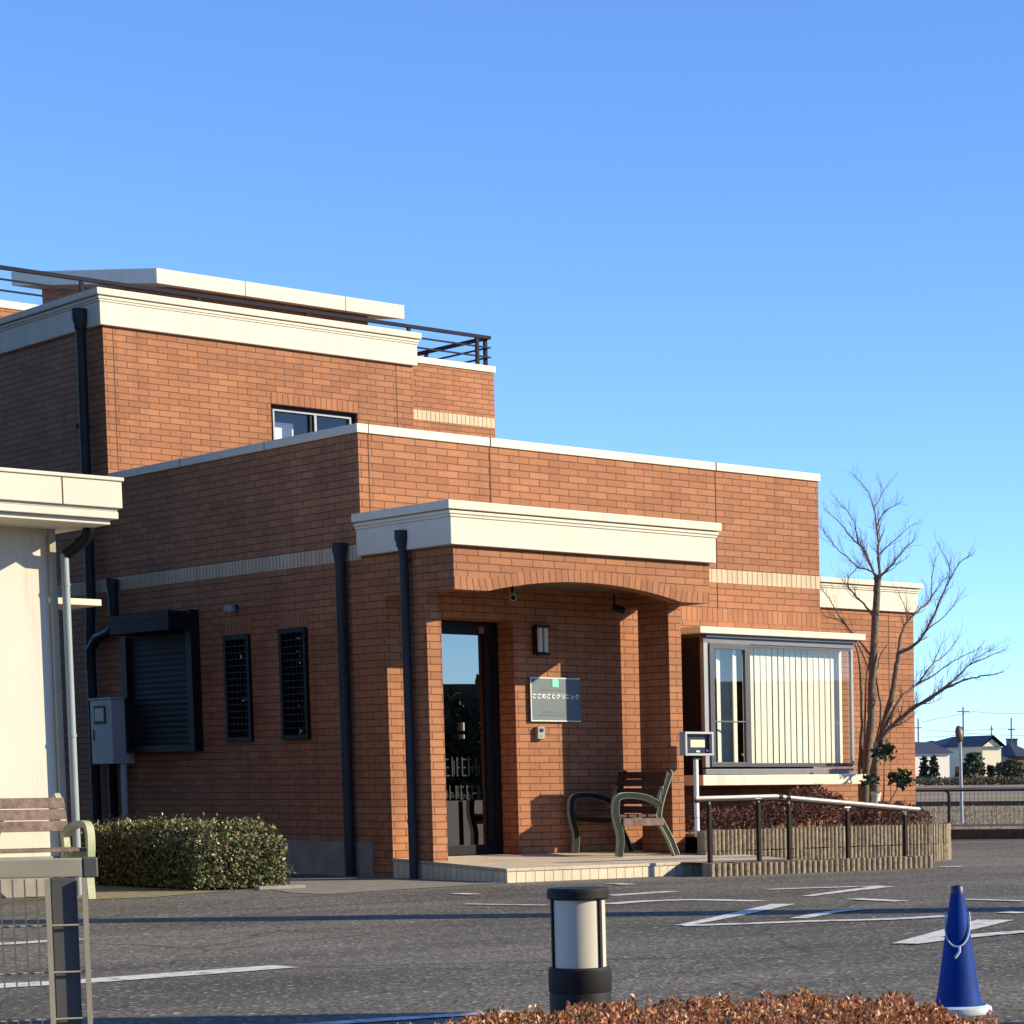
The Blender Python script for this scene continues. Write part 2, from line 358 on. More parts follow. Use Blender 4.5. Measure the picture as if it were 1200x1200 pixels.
# ---------------------------------------------------------------- mesh collector
Z0 = -0.09                                # v offset: mortar beds fall at z = 4.25 - n*0.07
class MB:
    def __init__(s): s.v = []; s.f = []; s.uv = []; s.mi = []; s.sm = []
    def face(s, pts, uv=None, mi=0, smooth=False):
        b = len(s.v)
        s.v += [tuple(p) for p in pts]
        s.f.append(tuple(range(b, b + len(pts))))
        if uv is None:
            a, bb, c = Vector(pts[0]), Vector(pts[1]), Vector(pts[2])
            n = (bb - a).cross(c - a)
            ax = max(range(3), key=lambda i: abs(n[i]))
            if ax == 0: uv = [(p[1] + 20.03, p[2] + 9.99 + 0.0) for p in pts]
            elif ax == 1: uv = [(p[0] + 20.0, p[2] + 9.99 + 0.0) for p in pts]
            else: uv = [(p[0] + 20.0, p[1] + 40.0) for p in pts]
            if ax != 2: uv = [(u, v_ - 9.99 - 4.25 + 140 * 0.07) for u, v_ in uv]
        s.uv.append(uv); s.mi.append(mi); s.sm.append(smooth)
        return s
    def box(s, x0, x1, y0, y1, z0, z1, mi=0, skip=''):
        if x0 > x1: x0, x1 = x1, x0
        if y0 > y1: y0, y1 = y1, y0
        if z0 > z1: z0, z1 = z1, z0
        F = {'-x': [(x0, y1, z0), (x0, y0, z0), (x0, y0, z1), (x0, y1, z1)],
             '+x': [(x1, y0, z0), (x1, y1, z0), (x1, y1, z1), (x1, y0, z1)],
             '-y': [(x0, y0, z0), (x1, y0, z0), (x1, y0, z1), (x0, y0, z1)],
             '+y': [(x1, y1, z0), (x0, y1, z0), (x0, y1, z1), (x1, y1, z1)],
             '-z': [(x0, y1, z0), (x1, y1, z0), (x1, y0, z0), (x0, y0, z0)],
             '+z': [(x0, y0, z1), (x1, y0, z1), (x1, y1, z1), (x0, y1, z1)]}
        for k, p in F.items():
            if k not in skip.split(): s.face(p, mi=mi)
        return s
    def obox(s, o, ex, ey, ez, mi=0):
        """box from corner o with edge vectors"""
        o, ex, ey, ez = map(Vector, (o, ex, ey, ez))
        P = lambda a, b, c: o + ex * a + ey * b + ez * c
        for q in ([(0,1,0),(0,0,0),(0,0,1),(0,1,1)], [(1,0,0),(1,1,0),(1,1,1),(1,0,1)], [(0,0,0),(1,0,0),(1,0,1),(0,0,1)],
                  [(1,1,0),(0,1,0),(0,1,1),(1,1,1)], [(0,1,0),(1,1,0),(1,0,0),(0,0,0)], [(0,0,1),(1,0,1),(1,1,1),(0,1,1)]):
            s.face([P(*c) for c in q], mi=mi)
        return s
    def tube(s, path, rad, n=8, mi=0, caps=True, smooth=True):
        path = [Vector(p) for p in path]
        if not isinstance(rad, (list, tuple)): rad = [rad] * len(path)
        rings = []
        ref = None
        for i, p in enumerate(path):
            t = (path[min(i + 1, len(path) - 1)] - path[max(i - 1, 0)])
            t = t.normalized() if t.length > 1e-9 else Vector((0, 0, 1))
            if ref is None: ref = Vector((0, 0, 1)) if abs(t.z) < 0.9 else Vector((1, 0, 0))
            a = t.cross(ref).normalized(); b = t.cross(a).normalized()
            ref = a.cross(t).normalized()
            rings.append([p + (a * math.cos(2 * math.pi * k / n) + b * math.sin(2 * math.pi * k / n)) * rad[i] for k in range(n)])
        b0 = len(s.v)
        for r in rings: s.v += [tuple(q) for q in r]
        for i in range(len(rings) - 1):
            for k in range(n):
                k2 = (k + 1) % n
                s.f.append((b0 + i * n + k, b0 + (i + 1) * n + k, b0 + (i + 1) * n + k2, b0 + i * n + k2))
                s.uv.append([(k / n, i), (k / n, i + 1), ((k + 1) / n, i + 1), ((k + 1) / n, i)]); s.mi.append(mi); s.sm.append(smooth)
        if caps:
            s.face(list(rings[0]), mi=mi); s.face(list(reversed(rings[-1])), mi=mi)
        return s
    def lathe(s, prof, c=(0, 0), n=32, mi=0, smooth=True):
        """profile [(r, z)...] turned about the vertical through c"""
        # a ring is shared between two segments only where the profile turns gently
        def ring(r, z):
            b = len(s.v)
            for k in range(n):
                a = 2 * math.pi * k / n
                s.v.append((c[0] + r * math.cos(a), c[1] + r * math.sin(a), z))
            return b
        prev = None
        for i in range(len(prof) - 1):
            d = Vector((prof[i + 1][0] - prof[i][0], prof[i + 1][1] - prof[i][1]))
            if prev is not None and prev[1].length and d.length and prev[1].angle(d) < 0.6: lo = prev[0]
            else: lo = ring(*prof[i])
            hi = ring(*prof[i + 1]); prev = (hi, d)
            for k in range(n):
                k2 = (k + 1) % n
                s.f.append((lo + k, lo + k2, hi + k2, hi + k))
                s.uv.append([(k / n, prof[i][1]), ((k + 1) / n, prof[i][1]), ((k + 1) / n, prof[i + 1][1]), (k / n, prof[i + 1][1])])
                s.mi.append(mi); s.sm.append(smooth)
        return s
    def prism(s, poly, y0, y1, mi=0):
        """polygon in XZ (counter-clockwise seen from -Y) extruded along Y"""
        s.face([(x, y0, z) for x, z in poly], mi=mi)
        s.face([(x, y1, z) for x, z in reversed(poly)], mi=mi)
        for i in range(len(poly)):
            a, b = poly[i], poly[(i + 1) % len(poly)]
            s.face([(a[0], y0, a[1]), (a[0], y1, a[1]), (b[0], y1, b[1]), (b[0], y0, b[1])], mi=mi)
        return s
    def wall(s, ax, c, t, a0, a1, z0, z1, holes=(), ends=(True, True)):
        """vertical wall with rectangular holes. ax 'x': plane y=c, body c..c+t; ax 'y': plane x=c, body c..c+t"""
        A = sorted({a0, a1, *[h[0] for h in holes], *[h[1] for h in holes]})
        Z = sorted({z0, z1, *[h[2] for h in holes], *[h[3] for h in holes]})
        P = (lambda a, d, z: (a, c + d, z)) if ax == 'x' else (lambda a, d, z: (c + d, a, z))
        inh = lambda a, z: any(h[0] < a < h[1] and h[2] < z < h[3] for h in holes)
        for i in range(len(A) - 1):
            for j in range(len(Z) - 1):
                if inh((A[i] + A[i + 1]) / 2, (Z[j] + Z[j + 1]) / 2): continue
                q = [(A[i], Z[j]), (A[i + 1], Z[j]), (A[i + 1], Z[j + 1]), (A[i], Z[j + 1])]
                o = [P(a, 0, z) for a, z in q]; k = [P(a, t, z) for a, z in q]
                if ax == 'x': s.face(o); s.face(k[::-1])
                else: s.face(o[::-1]); s.face(k)
        def rim(q0, q1):
            s.face([P(q0[0], 0, q0[1]), P(q1[0], 0, q1[1]), P(q1[0], t, q1[1]), P(q0[0], t, q0[1])])
        for h in holes:
            rim((h[0], h[2]), (h[1], h[2])); rim((h[1], h[2]), (h[1], h[3])); rim((h[1], h[3]), (h[0], h[3])); rim((h[0], h[3]), (h[0], h[2]))
        rim((a0, z1), (a1, z1))
        if ends[0]: rim((a0, z0), (a0, z1))
        if ends[1]: rim((a1, z1), (a1, z0))
        return s
    def build(s, name, mats, parent=None, bevel=0.0, seg=2):
        me = bpy.data.meshes.new(name)
        me.from_pydata(s.v, [], s.f)
        uvl = me.uv_layers.new(name='UVMap')
        flat = np.array([c for u in s.uv for p in u for c in p], dtype=np.float32)
        uvl.data.foreach_set('uv', flat)
        if not isinstance(mats, (list, tuple)): mats = [mats]
        for m in mats: me.materials.append(m)
        me.polygons.foreach_set('material_index', s.mi)
        me.polygons.foreach_set('use_smooth', s.sm)
        me.update()
        o = bpy.data.objects.new(name, me)
        col.objects.link(o)
        if parent is not None: o.parent = parent
        if bevel:
            wd = o.modifiers.new('weld', 'WELD'); wd.merge_threshold = 0.0005
            bv = o.modifiers.new('bevel', 'BEVEL'); bv.width = bevel; bv.segments = seg; bv.limit_method = 'ANGLE'; bv.angle_limit = R(40)
            bv.harden_normals = False
        return o

def tag(o, label, cat, group=None):
    o['label'] = label; o['category'] = cat
    if group: o['group'] = group
    return o
def thing(name, label, cat, loc=(0, 0, 0), rz=0.0, group=None):
    o = bpy.data.objects.new(name, None); o.empty_display_size = 0.2
    col.objects.link(o); o.location = loc; o.rotation_euler = (0, 0, rz)
    return tag(o, label, cat, group)
def struct(o, kind='structure'): o['kind'] = kind; return o
def copy_thing(o):
    r = o.copy(); col.objects.link(r)
    for ch in o.children:
        c = ch.copy(); col.objects.link(c); c.parent = r
        for g in ch.children:
            d = g.copy(); col.objects.link(d); d.parent = c
    return r
def cam_pt(x, d, z):
    """ground-plan point x metres right and d metres ahead of where the photographer stood"""
    fx, fy = 0.7220, 0.6919
    return Vector((CAM.x + x * fy + d * fx, CAM.y - x * fx + d * fy, z))

def leaves(mb, pts, size, rng, up=0.4, aspect=0.55, out=None, jitter=0.35):
    """small pointed two-facet leaves scattered at pts"""
    for p in pts:
        p = Vector(p)
        d = Vector((rng.gauss(0, 1), rng.gauss(0, 1), rng.gauss(0, 1) + up))
        if out is not None: d += (p - out(p)) * 2.0
        d.normalize()
        sd = d.cross(Vector((rng.gauss(0, 1), rng.gauss(0, 1), rng.gauss(0, 1)))).normalized()
        nn = d.cross(sd)
        L = size * rng.uniform(1 - jitter, 1 + jitter); W = L * aspect * 0.5
        a = p; t = p + d * L; m1 = p + d * L * 0.5 + sd * W + nn * W * 0.35; m2 = p + d * L * 0.5 - sd * W + nn * W * 0.35
        b = len(mb.v)
        mb.v += [tuple(a), tuple(m1), tuple(t), tuple(m2)]
        mb.f += [(b, b + 1, b + 2), (b, b + 2, b + 3)]
        mb.uv += [[(0, 0), (1, 0), (1, 1)], [(0, 0), (1, 1), (0, 1)]]
        mb.mi += [0, 0]; mb.sm += [False, False]

# ================================================================ SETTING
def sheet(name, pts, z, m, kind='structure'):
    mb = MB(); mb.face([(p[0], p[1], z) for p in pts]); return struct(mb.build(name, m), kind)
sheet('ground', [(-900, -900), (900, -900), (900, 900), (-900, 900)], 0.0, M['asphalt'])
fa = [cam_pt(-60, 36.6, 0), cam_pt(60, 36.6, 0), cam_pt(500, 900, 0), cam_pt(-500, 900, 0)]
sheet('field', fa, 0.010, M['field'])
sheet('concrete_apron', [(-2.2, -2.45), (-2.19, -3.0), (-1.2, -2.72), (-0.03, -2.36), (-0.03, 0.3), (-1.85, 0.3), (-1.85, -1.2)], 0.004, M['apron'])
sheet('dirt_strip', [(-3.9, -2.2), (-3.3, -2.25), (-2.45, -1.75), (-2.5, 1.5), (-3.9, 1.5)], 0.004, M['dirt'])

def marking(path, wd, tip=(1, 1), z=.004):
    """one painted line: a thin sheet following path on the ground"""
    mb = MB(); P = [Vector((x, y, z)) for x, y in path]
    # resample for a natural curve
    Q = []
    for i in range(len(P) - 1):
        for k in range(6):
            t = k / 6
            p0, p1, p2, p3 = P[max(i - 1, 0)], P[i], P[i + 1], P[min(i + 2, len(P) - 1)]
            Q.append(0.5 * ((2 * p1) + (p2 - p0) * t + (2 * p0 - 5 * p1 + 4 * p2 - p3) * t * t + (3 * p1 - p0 - 3 * p2 + p3) * t ** 3))
    Q.append(P[-1])
    L = []
    for i, q in enumerate(Q):
        t = (Q[min(i + 1, len(Q) - 1)] - Q[max(i - 1, 0)]).normalized(); sd = Vector((-t.y, t.x, 0))
        f = i / (len(Q) - 1); wv = wd * (tip[0] * (1 - f) + tip[1] * f) / 2
        L.append((q + sd * wv, q - sd * wv))
    for i in range(len(L) - 1):
        mb.face([L[i][0], L[i][1], L[i + 1][1], L[i + 1][0]])
    return struct(mb.build('painted_line', M['paint']))
MARKS = [
 ([(-8.6,-10.0),(-7.775,-10.022),(-7.379,-10.072),(-6.338,-9.989)], .26, (1.1, .9)),
 ([(-7.4,-7.2),(-6.544,-7.078),(-6.039,-7.014)], .18, (1, 1)),
 ([(-7.95,-12.76),(-7.577,-12.823),(-6.96,-12.934)], .12, (1, 1)),
 ([(-0.927,-5.191),(-0.18,-5.016)], .16, (1, 1)),
 ([(-1.731,-6.278),(-1.279,-6.173),(-0.926,-6.344),(-0.778,-6.88)], .18, (1, 1)),
 ([(-3.012,-8.867),(-2.252,-8.335),(-0.951,-7.369)], .15, (.6, 1.2)),
 ([(-3.04,-8.903),(-2.634,-9.079),(-2.189,-9.223),(-1.795,-9.442),(-1.286,-9.486)], .16, (1, 1)),
 ([(-2.086,-8.887),(-1.448,-8.49),(-1.071,-8.372)], .12, (1, 1)),
 ([(-0.095,-6.616),(0.649,-6.217),(1.413,-5.855)], .17, (.5, 1.2)),
 ([(0.478,-5.446),(0.931,-5.566),(1.467,-5.795)], .14, (1, 1)),
 ([(-0.146,-7.227),(-0.186,-7.82)], .16, (1, 1)),
 ([(-3.338,-11.258),(-2.586,-10.805),(-1.437,-10.083)], .19, (.5, 1.3)),
 ([(-3.324,-11.277),(-2.803,-11.142),(-2.184,-11.079),(-1.6,-11.3)], .17, (1, 1)),
 ([(-0.786,-9.488),(-0.773,-9.68)], .16, (1, 1)),
 ([(4.75,-3.0),(4.95,-3.1)], .16, (1, 1)),
 ([(0.411,-3.354),(0.346,-3.708)], .14, (1, 1)),
 ([(-1.505,-3.87),(-1.496,-4.132)], .14, (1, 1)),
 ([(-2.409,-5.432),(-2.149,-6.101)], .08, (1, 1)),
 ([(0.261,-8.023),(0.346,-8.57)], .10, (1, 1))]
for i, (pth, wd_, tp) in enumerate(MARKS): marking(pth, wd_, tp, .004 + .0003 * i)

# ================================================================ BRICK BUILDING
B = thing('brick_building', 'stepped brick building with cream cornices, arched porch and bay window', 'building')
def part(mb, name, m, parent=None, bevel=0.0): return mb.build(name, m, parent or B, bevel)

# --- main single-storey block
mb = MB()
mb.wall('x', 0, 0.25, 0, 5.755, -0.1, 4.25, holes=[(0.45, 1.42, 0.14, 2.5), (3.62, 5.62, 0.98, 2.40)])
mb.wall('y', 0, 0.25, 0.25, 5.27, -0.1, 4.25, holes=[(2.217, 2.747, 1.342, 2.442), (1.066, 1.592, 1.345, 2.458)], ends=(False, False))
mb.wall('y', 5.755, -0.25, 0.25, 9.2, -0.1, 4.25, ends=(False, False))
part(mb, 'wall', M['brick'])
mb = MB(); mb.box(0.25, 5.5, 0.25, 5.4, 3.85, 4.0); part(mb, 'roof_deck', M['concrete'])
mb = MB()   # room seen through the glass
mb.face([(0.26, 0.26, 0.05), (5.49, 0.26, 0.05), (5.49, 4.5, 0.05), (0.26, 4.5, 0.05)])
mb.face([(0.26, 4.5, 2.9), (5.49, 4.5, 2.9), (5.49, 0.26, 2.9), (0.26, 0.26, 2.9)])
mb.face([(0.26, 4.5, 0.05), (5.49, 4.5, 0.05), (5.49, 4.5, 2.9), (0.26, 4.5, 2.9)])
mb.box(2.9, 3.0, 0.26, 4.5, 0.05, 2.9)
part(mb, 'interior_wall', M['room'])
mb = MB()
mb.box(-0.02, 5.775, -0.02, 0.27, 4.25, 4.335)
mb.box(-0.02, 0.27, 0.272, 5.27, 4.25, 4.335)
mb.box(5.485, 5.775, 0.272, 9.2, 4.25, 4.335)
part(mb, 'coping', M['coping'], bevel=0.006)
def strip(name, *bx): return part(MB().box(*bx), name, M['joint'])
for x, z0 in ((1.462, 3.40), (4.297, 2.64)):
    strip('coping_joint', x - 0.006, x + 0.006, -0.023, 0.0, 4.252, 4.338); strip('expansion_joint', x - 0.006, x + 0.006, -0.003, 0.01, z0, 4.25)
strip('expansion_joint', 0.104, 0.113, -0.0025, 0.01, 3.45, 4.25)
strip('coping_joint', 0.104, 0.11, -0.0225, 0.0, 4.252, 4.337)
strip('coping_joint', -0.0225, 0.0, 1.76, 1.768, 4.252, 4.337); strip('coping_joint', -0.0225, 0.0, 3.56, 3.568, 4.252, 4.337)
mb = MB()
def soldier_x(mb, x0, x1, y, z0, z1, t=0.02):
    mb.face([(x0, y, z0), (x1, y, z0), (x1, y, z1), (x0, y, z1)], uv=[(x0 + 20, .06), (x1 + 20, .06), (x1 + 20, .24), (x0 + 20, .24)])
    mb.face([(x0, y, z0), (x0, y + t, z0), (x1, y + t, z0), (x1, y, z0)]); mb.face([(x0, y, z1), (x1, y, z1), (x1, y + t, z1), (x0, y + t, z1)])
    mb.face([(x1, y, z0), (x1, y + t, z0), (x1, y + t, z1), (x1, y, z1)]); mb.face([(x0, y + t, z0), (x0, y, z0), (x0, y, z1), (x0, y + t, z1)])
def soldier_y(mb, y0, y1, x, z0, z1, t=0.02):
    mb.face([(x, y1, z0), (x, y0, z0), (x, y0, z1), (x, y1, z1)], uv=[(y1 + 20, .06), (y0 + 20, .06), (y0 + 20, .24), (y1 + 20, .24)])
    mb.face([(x, y0, z0), (x, y1, z0), (x + t, y1, z0), (x + t, y0, z0)]); mb.face([(x, y1, z1), (x, y0, z1), (x + t, y0, z1), (x + t, y1, z1)])
    mb.face([(x, y0, z0), (x + t, y0, z0), (x + t, y0, z1), (x, y0, z1)])
soldier_x(mb, 2.953, 5.759, -0.004, 3.05, 3.195)
soldier_y(mb, 0.0, 12.0, -0.004, 3.05, 3.195)
part(mb, 'cream_band', M['cream_soldier'])
mb = MB(); soldier_x(mb, 2.953, 5.757, -0.0035, 2.63, 2.77); part(mb, 'window_lintel', M['soldier'])
mb = MB(); mb.box(-0.012, 0.0, -0.05, 4.74, -0.02, 0.335); mb.box(-0.012, 0.0, 4.75, 9.0, -0.02, 0.30); part(mb, 'foundation', M['concrete'], bevel=0.004)

# --- slit windows on the shaded side wall
for y0, y1, z0, z1 in ((2.217, 2.747, 1.342, 2.442), (1.066, 1.592, 1.345, 2.458)):
    f = MB()
    f.box(-0.035, 0.06, y0, y0 + 0.05, z0, z1); f.box(-0.035, 0.06, y1 - 0.05, y1, z0, z1)
    f.box(-0.035, 0.06, y0 + 0.05, y1 - 0.05, z0, z0 + 0.05); f.box(-0.035, 0.06, y0 + 0.05, y1 - 0.05, z1 - 0.05, z1)
    fo = part(f, 'slit_window', M['dark'])
    g = MB(); g.face([(0.05, y1, z0), (0.05, y0, z0), (0.05, y0, z1), (0.05, y1, z1)]); g.build('pane', M['dark_glass'], fo)
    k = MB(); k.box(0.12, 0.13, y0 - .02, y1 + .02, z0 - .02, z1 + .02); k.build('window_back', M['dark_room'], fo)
    gr = MB()
    nb = 15
    for i in range(1, nb):
        z = z0 + 0.05 + (z1 - z0 - 0.1) * i / nb
        gr.box(-0.03, -0.012, y0 + 0.05, y1 - 0.05, z - 0.007, z + 0.007)
    for i in range(1, 5):
        y = y0 + 0.05 + (y1 - y0 - 0.1) * i / 5
        gr.box(-0.012, -0.002, y - 0.006, y + 0.006, z0 + 0.05, z1 - 0.05)
    gr.build('grille', M['navy'], fo)
    k = MB(); soldier_y(k, y0 - 0.03, y1 + 0.03, -0.003, z1 + 0.005, z1 + 0.145); part(k, 'window_lintel', M['soldier'])
# --- roller shutter
f = MB()
f.box(-0.10, 0.0, 3.31, 3.43, 1.26, 2.745); f.box(-0.10, 0.0, 4.82, 4.94, 1.26, 2.52)
f.box(-0.10, 0.0, 3.43, 4.82, 1.26, 1.33)
fo = part(f, 'roller_shutter', M['dark'], bevel=0.004)
k = MB()
zz = 1.33
while zz < 2.53:
    k.face([(-0.055, 4.82, zz), (-0.055, 3.43, zz), (-0.062, 3.43, zz + 0.03), (-0.062, 4.82, zz + 0.03)])
    k.face([(-0.062, 4.82, zz + 0.03), (-0.062, 3.43, zz + 0.03), (-0.055, 3.43, zz + 0.06), (-0.055, 4.82, zz + 0.06)])
    zz += 0.06
k.build('curtain', M['navy'], fo)
k = MB(); k.box(-0.28, 0.0, 3.432, 4.80, 2.53, 2.735); k.box(-0.283, -0.02, 3.425, 4.81, 2.645, 2.655); k.build('shutter_box', M['navy'], fo, 0.01)

# --- porch: entrance wall, piers, side beams, arched front beam
mb = MB(); mb.wall('x', -0.4, 0.398, 0, 2.94, -0.1, 3.07, holes=[(0.45, 1.42, 0.14, 2.5)]); part(mb, 'porch_wall', M['brick'])
mb = MB(); mb.box(0.0, 0.155, -1.115, -0.728, -0.1, 2.679); part(mb, 'porch_pier', M['brick'])
mb = MB(); mb.box(2.785, 2.94, -1.115, -0.60, -0.1, 2.679); part(mb, 'porch_pier', M['brick'])
mb = MB(); mb.box(0.0, 0.155, -1.4, -0.402, 2.677, 3.07); part(mb, 'side_beam', M['brick'])
mb = MB(); mb.box(2.785, 2.94, -1.4, -0.402, 2.677, 3.07); part(mb, 'side_beam', M['brick'])
AX0, AX1, AZ0, AZH = 0.36, 2.58, 2.677, 0.132
def arch(x):
    c = (AX0 + AX1) / 2; h = (AX1 - AX0) / 2
    r = (h * h + AZH * AZH) / (2 * AZH)
    return AZ0 + AZH - r + math.sqrt(max(0, r * r - (x - c) ** 2))
NA = 32
ax = [AX0 + (AX1 - AX0) * i / NA for i in range(NA + 1)]
mb = MB()
xs = [0.0] + ax + [2.94]
zb = [AZ0] + [arch(x) for x in ax] + [AZ0]
for i in range(len(xs) - 1):
    a, b, za, zc = xs[i], xs[i + 1], zb[i], zb[i + 1]
    mb.face([(a, -1.6, za), (b, -1.6, zc), (b, -1.6, 3.075), (a, -1.6, 3.075)])
    mb.face([(b, -1.4, zc), (a, -1.4, za), (a, -1.4, 3.075), (b, -1.4, 3.075)])
    mb.face([(a, -1.4, za), (b, -1.4, zc), (b, -1.6, zc), (a, -1.6, za)])
mb.face([(0, -1.4, AZ0), (0, -1.6, AZ0), (0, -1.6, 3.075), (0, -1.4, 3.075)])
mb.face([(2.94, -1.6, AZ0), (2.94, -1.4, AZ0), (2.94, -1.4, 3.075), (2.94, -1.6, 3.075)])
mb.face([(0, -1.6, 3.075), (2.94, -1.6, 3.075), (2.94, -1.4, 3.075), (0, -1.4, 3.075)])
part(mb, 'arched_beam', M['brick'])
mb = MB()   # ring of upright bricks along the lower edge
s = 0.0; HS = 0.115; Yv = -1.603
pts = [(0.0, AZ0, 0, 1)] + [(x, arch(x), None, None) for x in ax] + [(2.94, AZ0, 0, 1)]
cx = (AX0 + AX1) / 2; rr = (((AX1 - AX0) / 2) ** 2 + AZH ** 2) / (2 * AZH); cz = AZ0 + AZH - rr
prev = None
for i, (x, z, _, _) in enumerate(pts):
    if _ is None:
        d = Vector((x - cx, 0, z - cz)).normalized()
    else: d = Vector((0, 0, 1))
    lo = Vector((x, Yv, z - 0.0015)); hi = lo + d * HS
    if prev:
        L = (lo - prev[0]).length
        mb.face([prev[0], lo, hi, prev[1]], uv=[(s, .06), (s + L, .06), (s + L, .24), (s, .24)])
        mb.face([prev[0] + Vector((0, .02, 0)), lo + Vector((0, .02, 0)), lo, prev[0]], uv=[(s, .06), (s + L, .06), (s + L, .1), (s, .1)])
        mb.face([prev[1], hi, hi + Vector((0, .01, 0)), prev[1] + Vector((0, .01, 0))])
        s += L
    prev = (lo, hi)
part(mb, 'arch_brick_ring', M['soldier'])
mb = MB(); mb.box(0.157, 2.783, -1.398, -0.402, 2.83, 2.88); part(mb, 'porch_ceiling', plain('brown_soffit', (0.16, 0.115, 0.085), .8))
mb = MB()
def cornice(mb, x0, x1, y0, y1, z0, z1, lips):
    """stacked projecting courses over a rectangular plan; lips = [(z_low, z_high, projection)]"""
    for a, b, pj in lips: mb.box(x0 - pj, x1 + pj, y0 - pj, y1, a, b)
cornice(mb, 0, 2.93, -1.6, -0.002, 0, 0, [(3.077, 3.325, .055), (3.325, 3.352, .066), (3.352, 3.382, .078), (3.392, 3.472, .10)])
mb.box(-.05, 2.98, -1.65, -0.002, 3.38, 3.394)
part(mb, 'porch_cornice', M['trim'], bevel=0.006)
# platform
mb = MB()
mb.face([(-0.004, -2.335, 0.128), (3.3, -2.335, 0.128), (3.3, -0.402, 0.19), (-0.004, -0.402, 0.19)])
part(mb, 'porch_floor', M['floor_tile'])
mb = MB()
for p in ([(-0.004, -2.335), (3.3, -2.335)],):
    mb.face([(-0.004, -2.335, -0.02), (3.3, -2.335, -0.02), (3.3, -2.335, 0.098), (-0.004, -2.335, 0.098)], uv=[(0, .05), (3.304, .05), (3.304, .25), (0, .25)])
mb.face([(-0.004, -0.402, -0.02), (-0.004, -2.335, -0.02), (-0.004, -2.335, 0.098), (-0.004, -0.402, 0.16)], uv=[(0, .05), (1.933, .05), (1.933, .25), (0, .25)])
part(mb, 'step_riser', M['step_tile'])
mb = MB()
mb.box(-0.014, 3.3, -2.345, -2.33, 0.10, 0.130)
mb.obox((-0.014, -2.33, 0.10), (0.012, 0, 0), (0, 1.928, 0.062), (0, 0, 0.030))
part(mb, 'step_nosing', M['floor_tile'], bevel=0.006)
# --- glazed entrance door
f = MB()
X0, X1, Zb, Zt, Y = 0.452, 1.418, 0.185, 2.498, -0.12
f.box(X0, X0 + 0.06, Y, Y + 0.08, Zb, Zt); f.box(X1 - 0.075, X1, Y, Y + 0.08, Zb, Zt)
f.box(X0 + 0.06, X1 - 0.075, Y, Y + 0.08, Zt - 0.13, Zt); f.box(X0 + 0.06, X1 - 0.075, Y, Y + 0.08, Zb, Zb + 0.10)
f.box(X1 - 0.150, X1 - 0.077, Y + 0.012, Y + 0.07, Zb + 0.10, Zt - 0.13)
fo = part(f, 'entrance_door', M['dark'], bevel=0.003)
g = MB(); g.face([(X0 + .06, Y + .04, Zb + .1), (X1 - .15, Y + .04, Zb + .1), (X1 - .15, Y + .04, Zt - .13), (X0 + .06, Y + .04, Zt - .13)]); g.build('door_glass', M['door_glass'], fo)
rng = random.Random(5)
g = MB()   # frosted lettering band: rows of broken glyph-like strokes
for row, (za, zc) in enumerate(((0.97, 1.16), (0.74, 0.88))):
    x = 0.72
    while x < 1.22:
        wv = rng.uniform(.035, .06); h = zc - za
        g.box(x, x + 0.012, Y + .030, Y + .032, za, zc)
        for q in range(3):
            if rng.random() < 0.75: g.box(x, x + wv * rng.uniform(.5, 1), Y + .033, Y + .035, za + h * q * .42, za + h * q * .42 + .012)
        if rng.random() < .5: g.box(x + wv - .01, x + wv, Y + .0365, Y + .038, za + h * .1, za + h * rng.uniform(.5, .9))
        x += wv + .02
g.build('frosted_lettering', M['frost'], fo)
g = MB(); g.box(0.985, 1.0, Y - .012, Y + .03, 1.42, 1.50); g.box(0.987, 0.998, Y - .012, Y + .03, 1.34, 1.38); g.build('door_lock', M['silver'], fo)
g = MB(); g.box(1.20, 1.26, Y - .006, Y + .0, 2.385, 2.45); g.build('door_sticker', plain('red_sticker', (0.30, 0.10, 0.09), .6), fo)

# --- bay window
YF = -0.75
f = MB()
f.box(3.56, 5.65, YF + .07, YF + .13, 2.35, 2.41)
fo = part(f, 'bay_window', plain('grey_window_frame', (0.15, 0.16, 0.18), .4), bevel=0.004)
k = MB(); k.box(3.56, 5.65, YF + .07, YF + .13, 0.97, 1.028); k.build('bottom_rail', fo.data.materials[0], fo, .004)
k = MB(); k.box(3.56, 3.63, YF + .07, YF + .13, 1.046, 2.349); k.build('corner_post', M['silver'], fo, .004)
k = MB(); k.box(5.615, 5.65, YF + .08, YF + .12, 1.046, 2.349); k.build('corner_post', M['silver'], fo, .004)
k = MB(); k.box(3.47, 5.77, YF, -0.004, 2.445, 2.515); k.build('bay_roof_slab', M['slab'], fo, 0.006)
k = MB(); k.box(3.58, 5.68, YF + .04, -0.006, 2.41, 2.445); k.build('bay_fascia', M['alu'], fo)
k = MB(); k.box(3.47, 5.765, YF, -0.004, 0.855, 0.965); k.build('bay_sill_slab', M['slab'], fo, 0.006)
k = MB(); k.box(3.63, 4.17, YF + .055, YF + .10, 2.29, 2.35); k.box(3.63, 3.69, YF + .055, YF + .10, 1.10, 2.29)
k.box(4.10, 4.17, YF + .055, YF + .10, 1.10, 2.29); k.box(3.63, 4.17, YF + .055, YF + .10, 1.05, 1.10)
k.box(3.69, 4.10, YF + .06, YF + .085, 1.52, 1.535)
k.build('sliding_sash', M['alu'], fo, 0.003)
for za, zc in ((2.325, 2.35), (1.05, 1.09)): k = MB(); k.box(4.17, 5.615, YF + .08, YF + .11, za, zc); k.build('fixed_sash', M['alu'], fo)
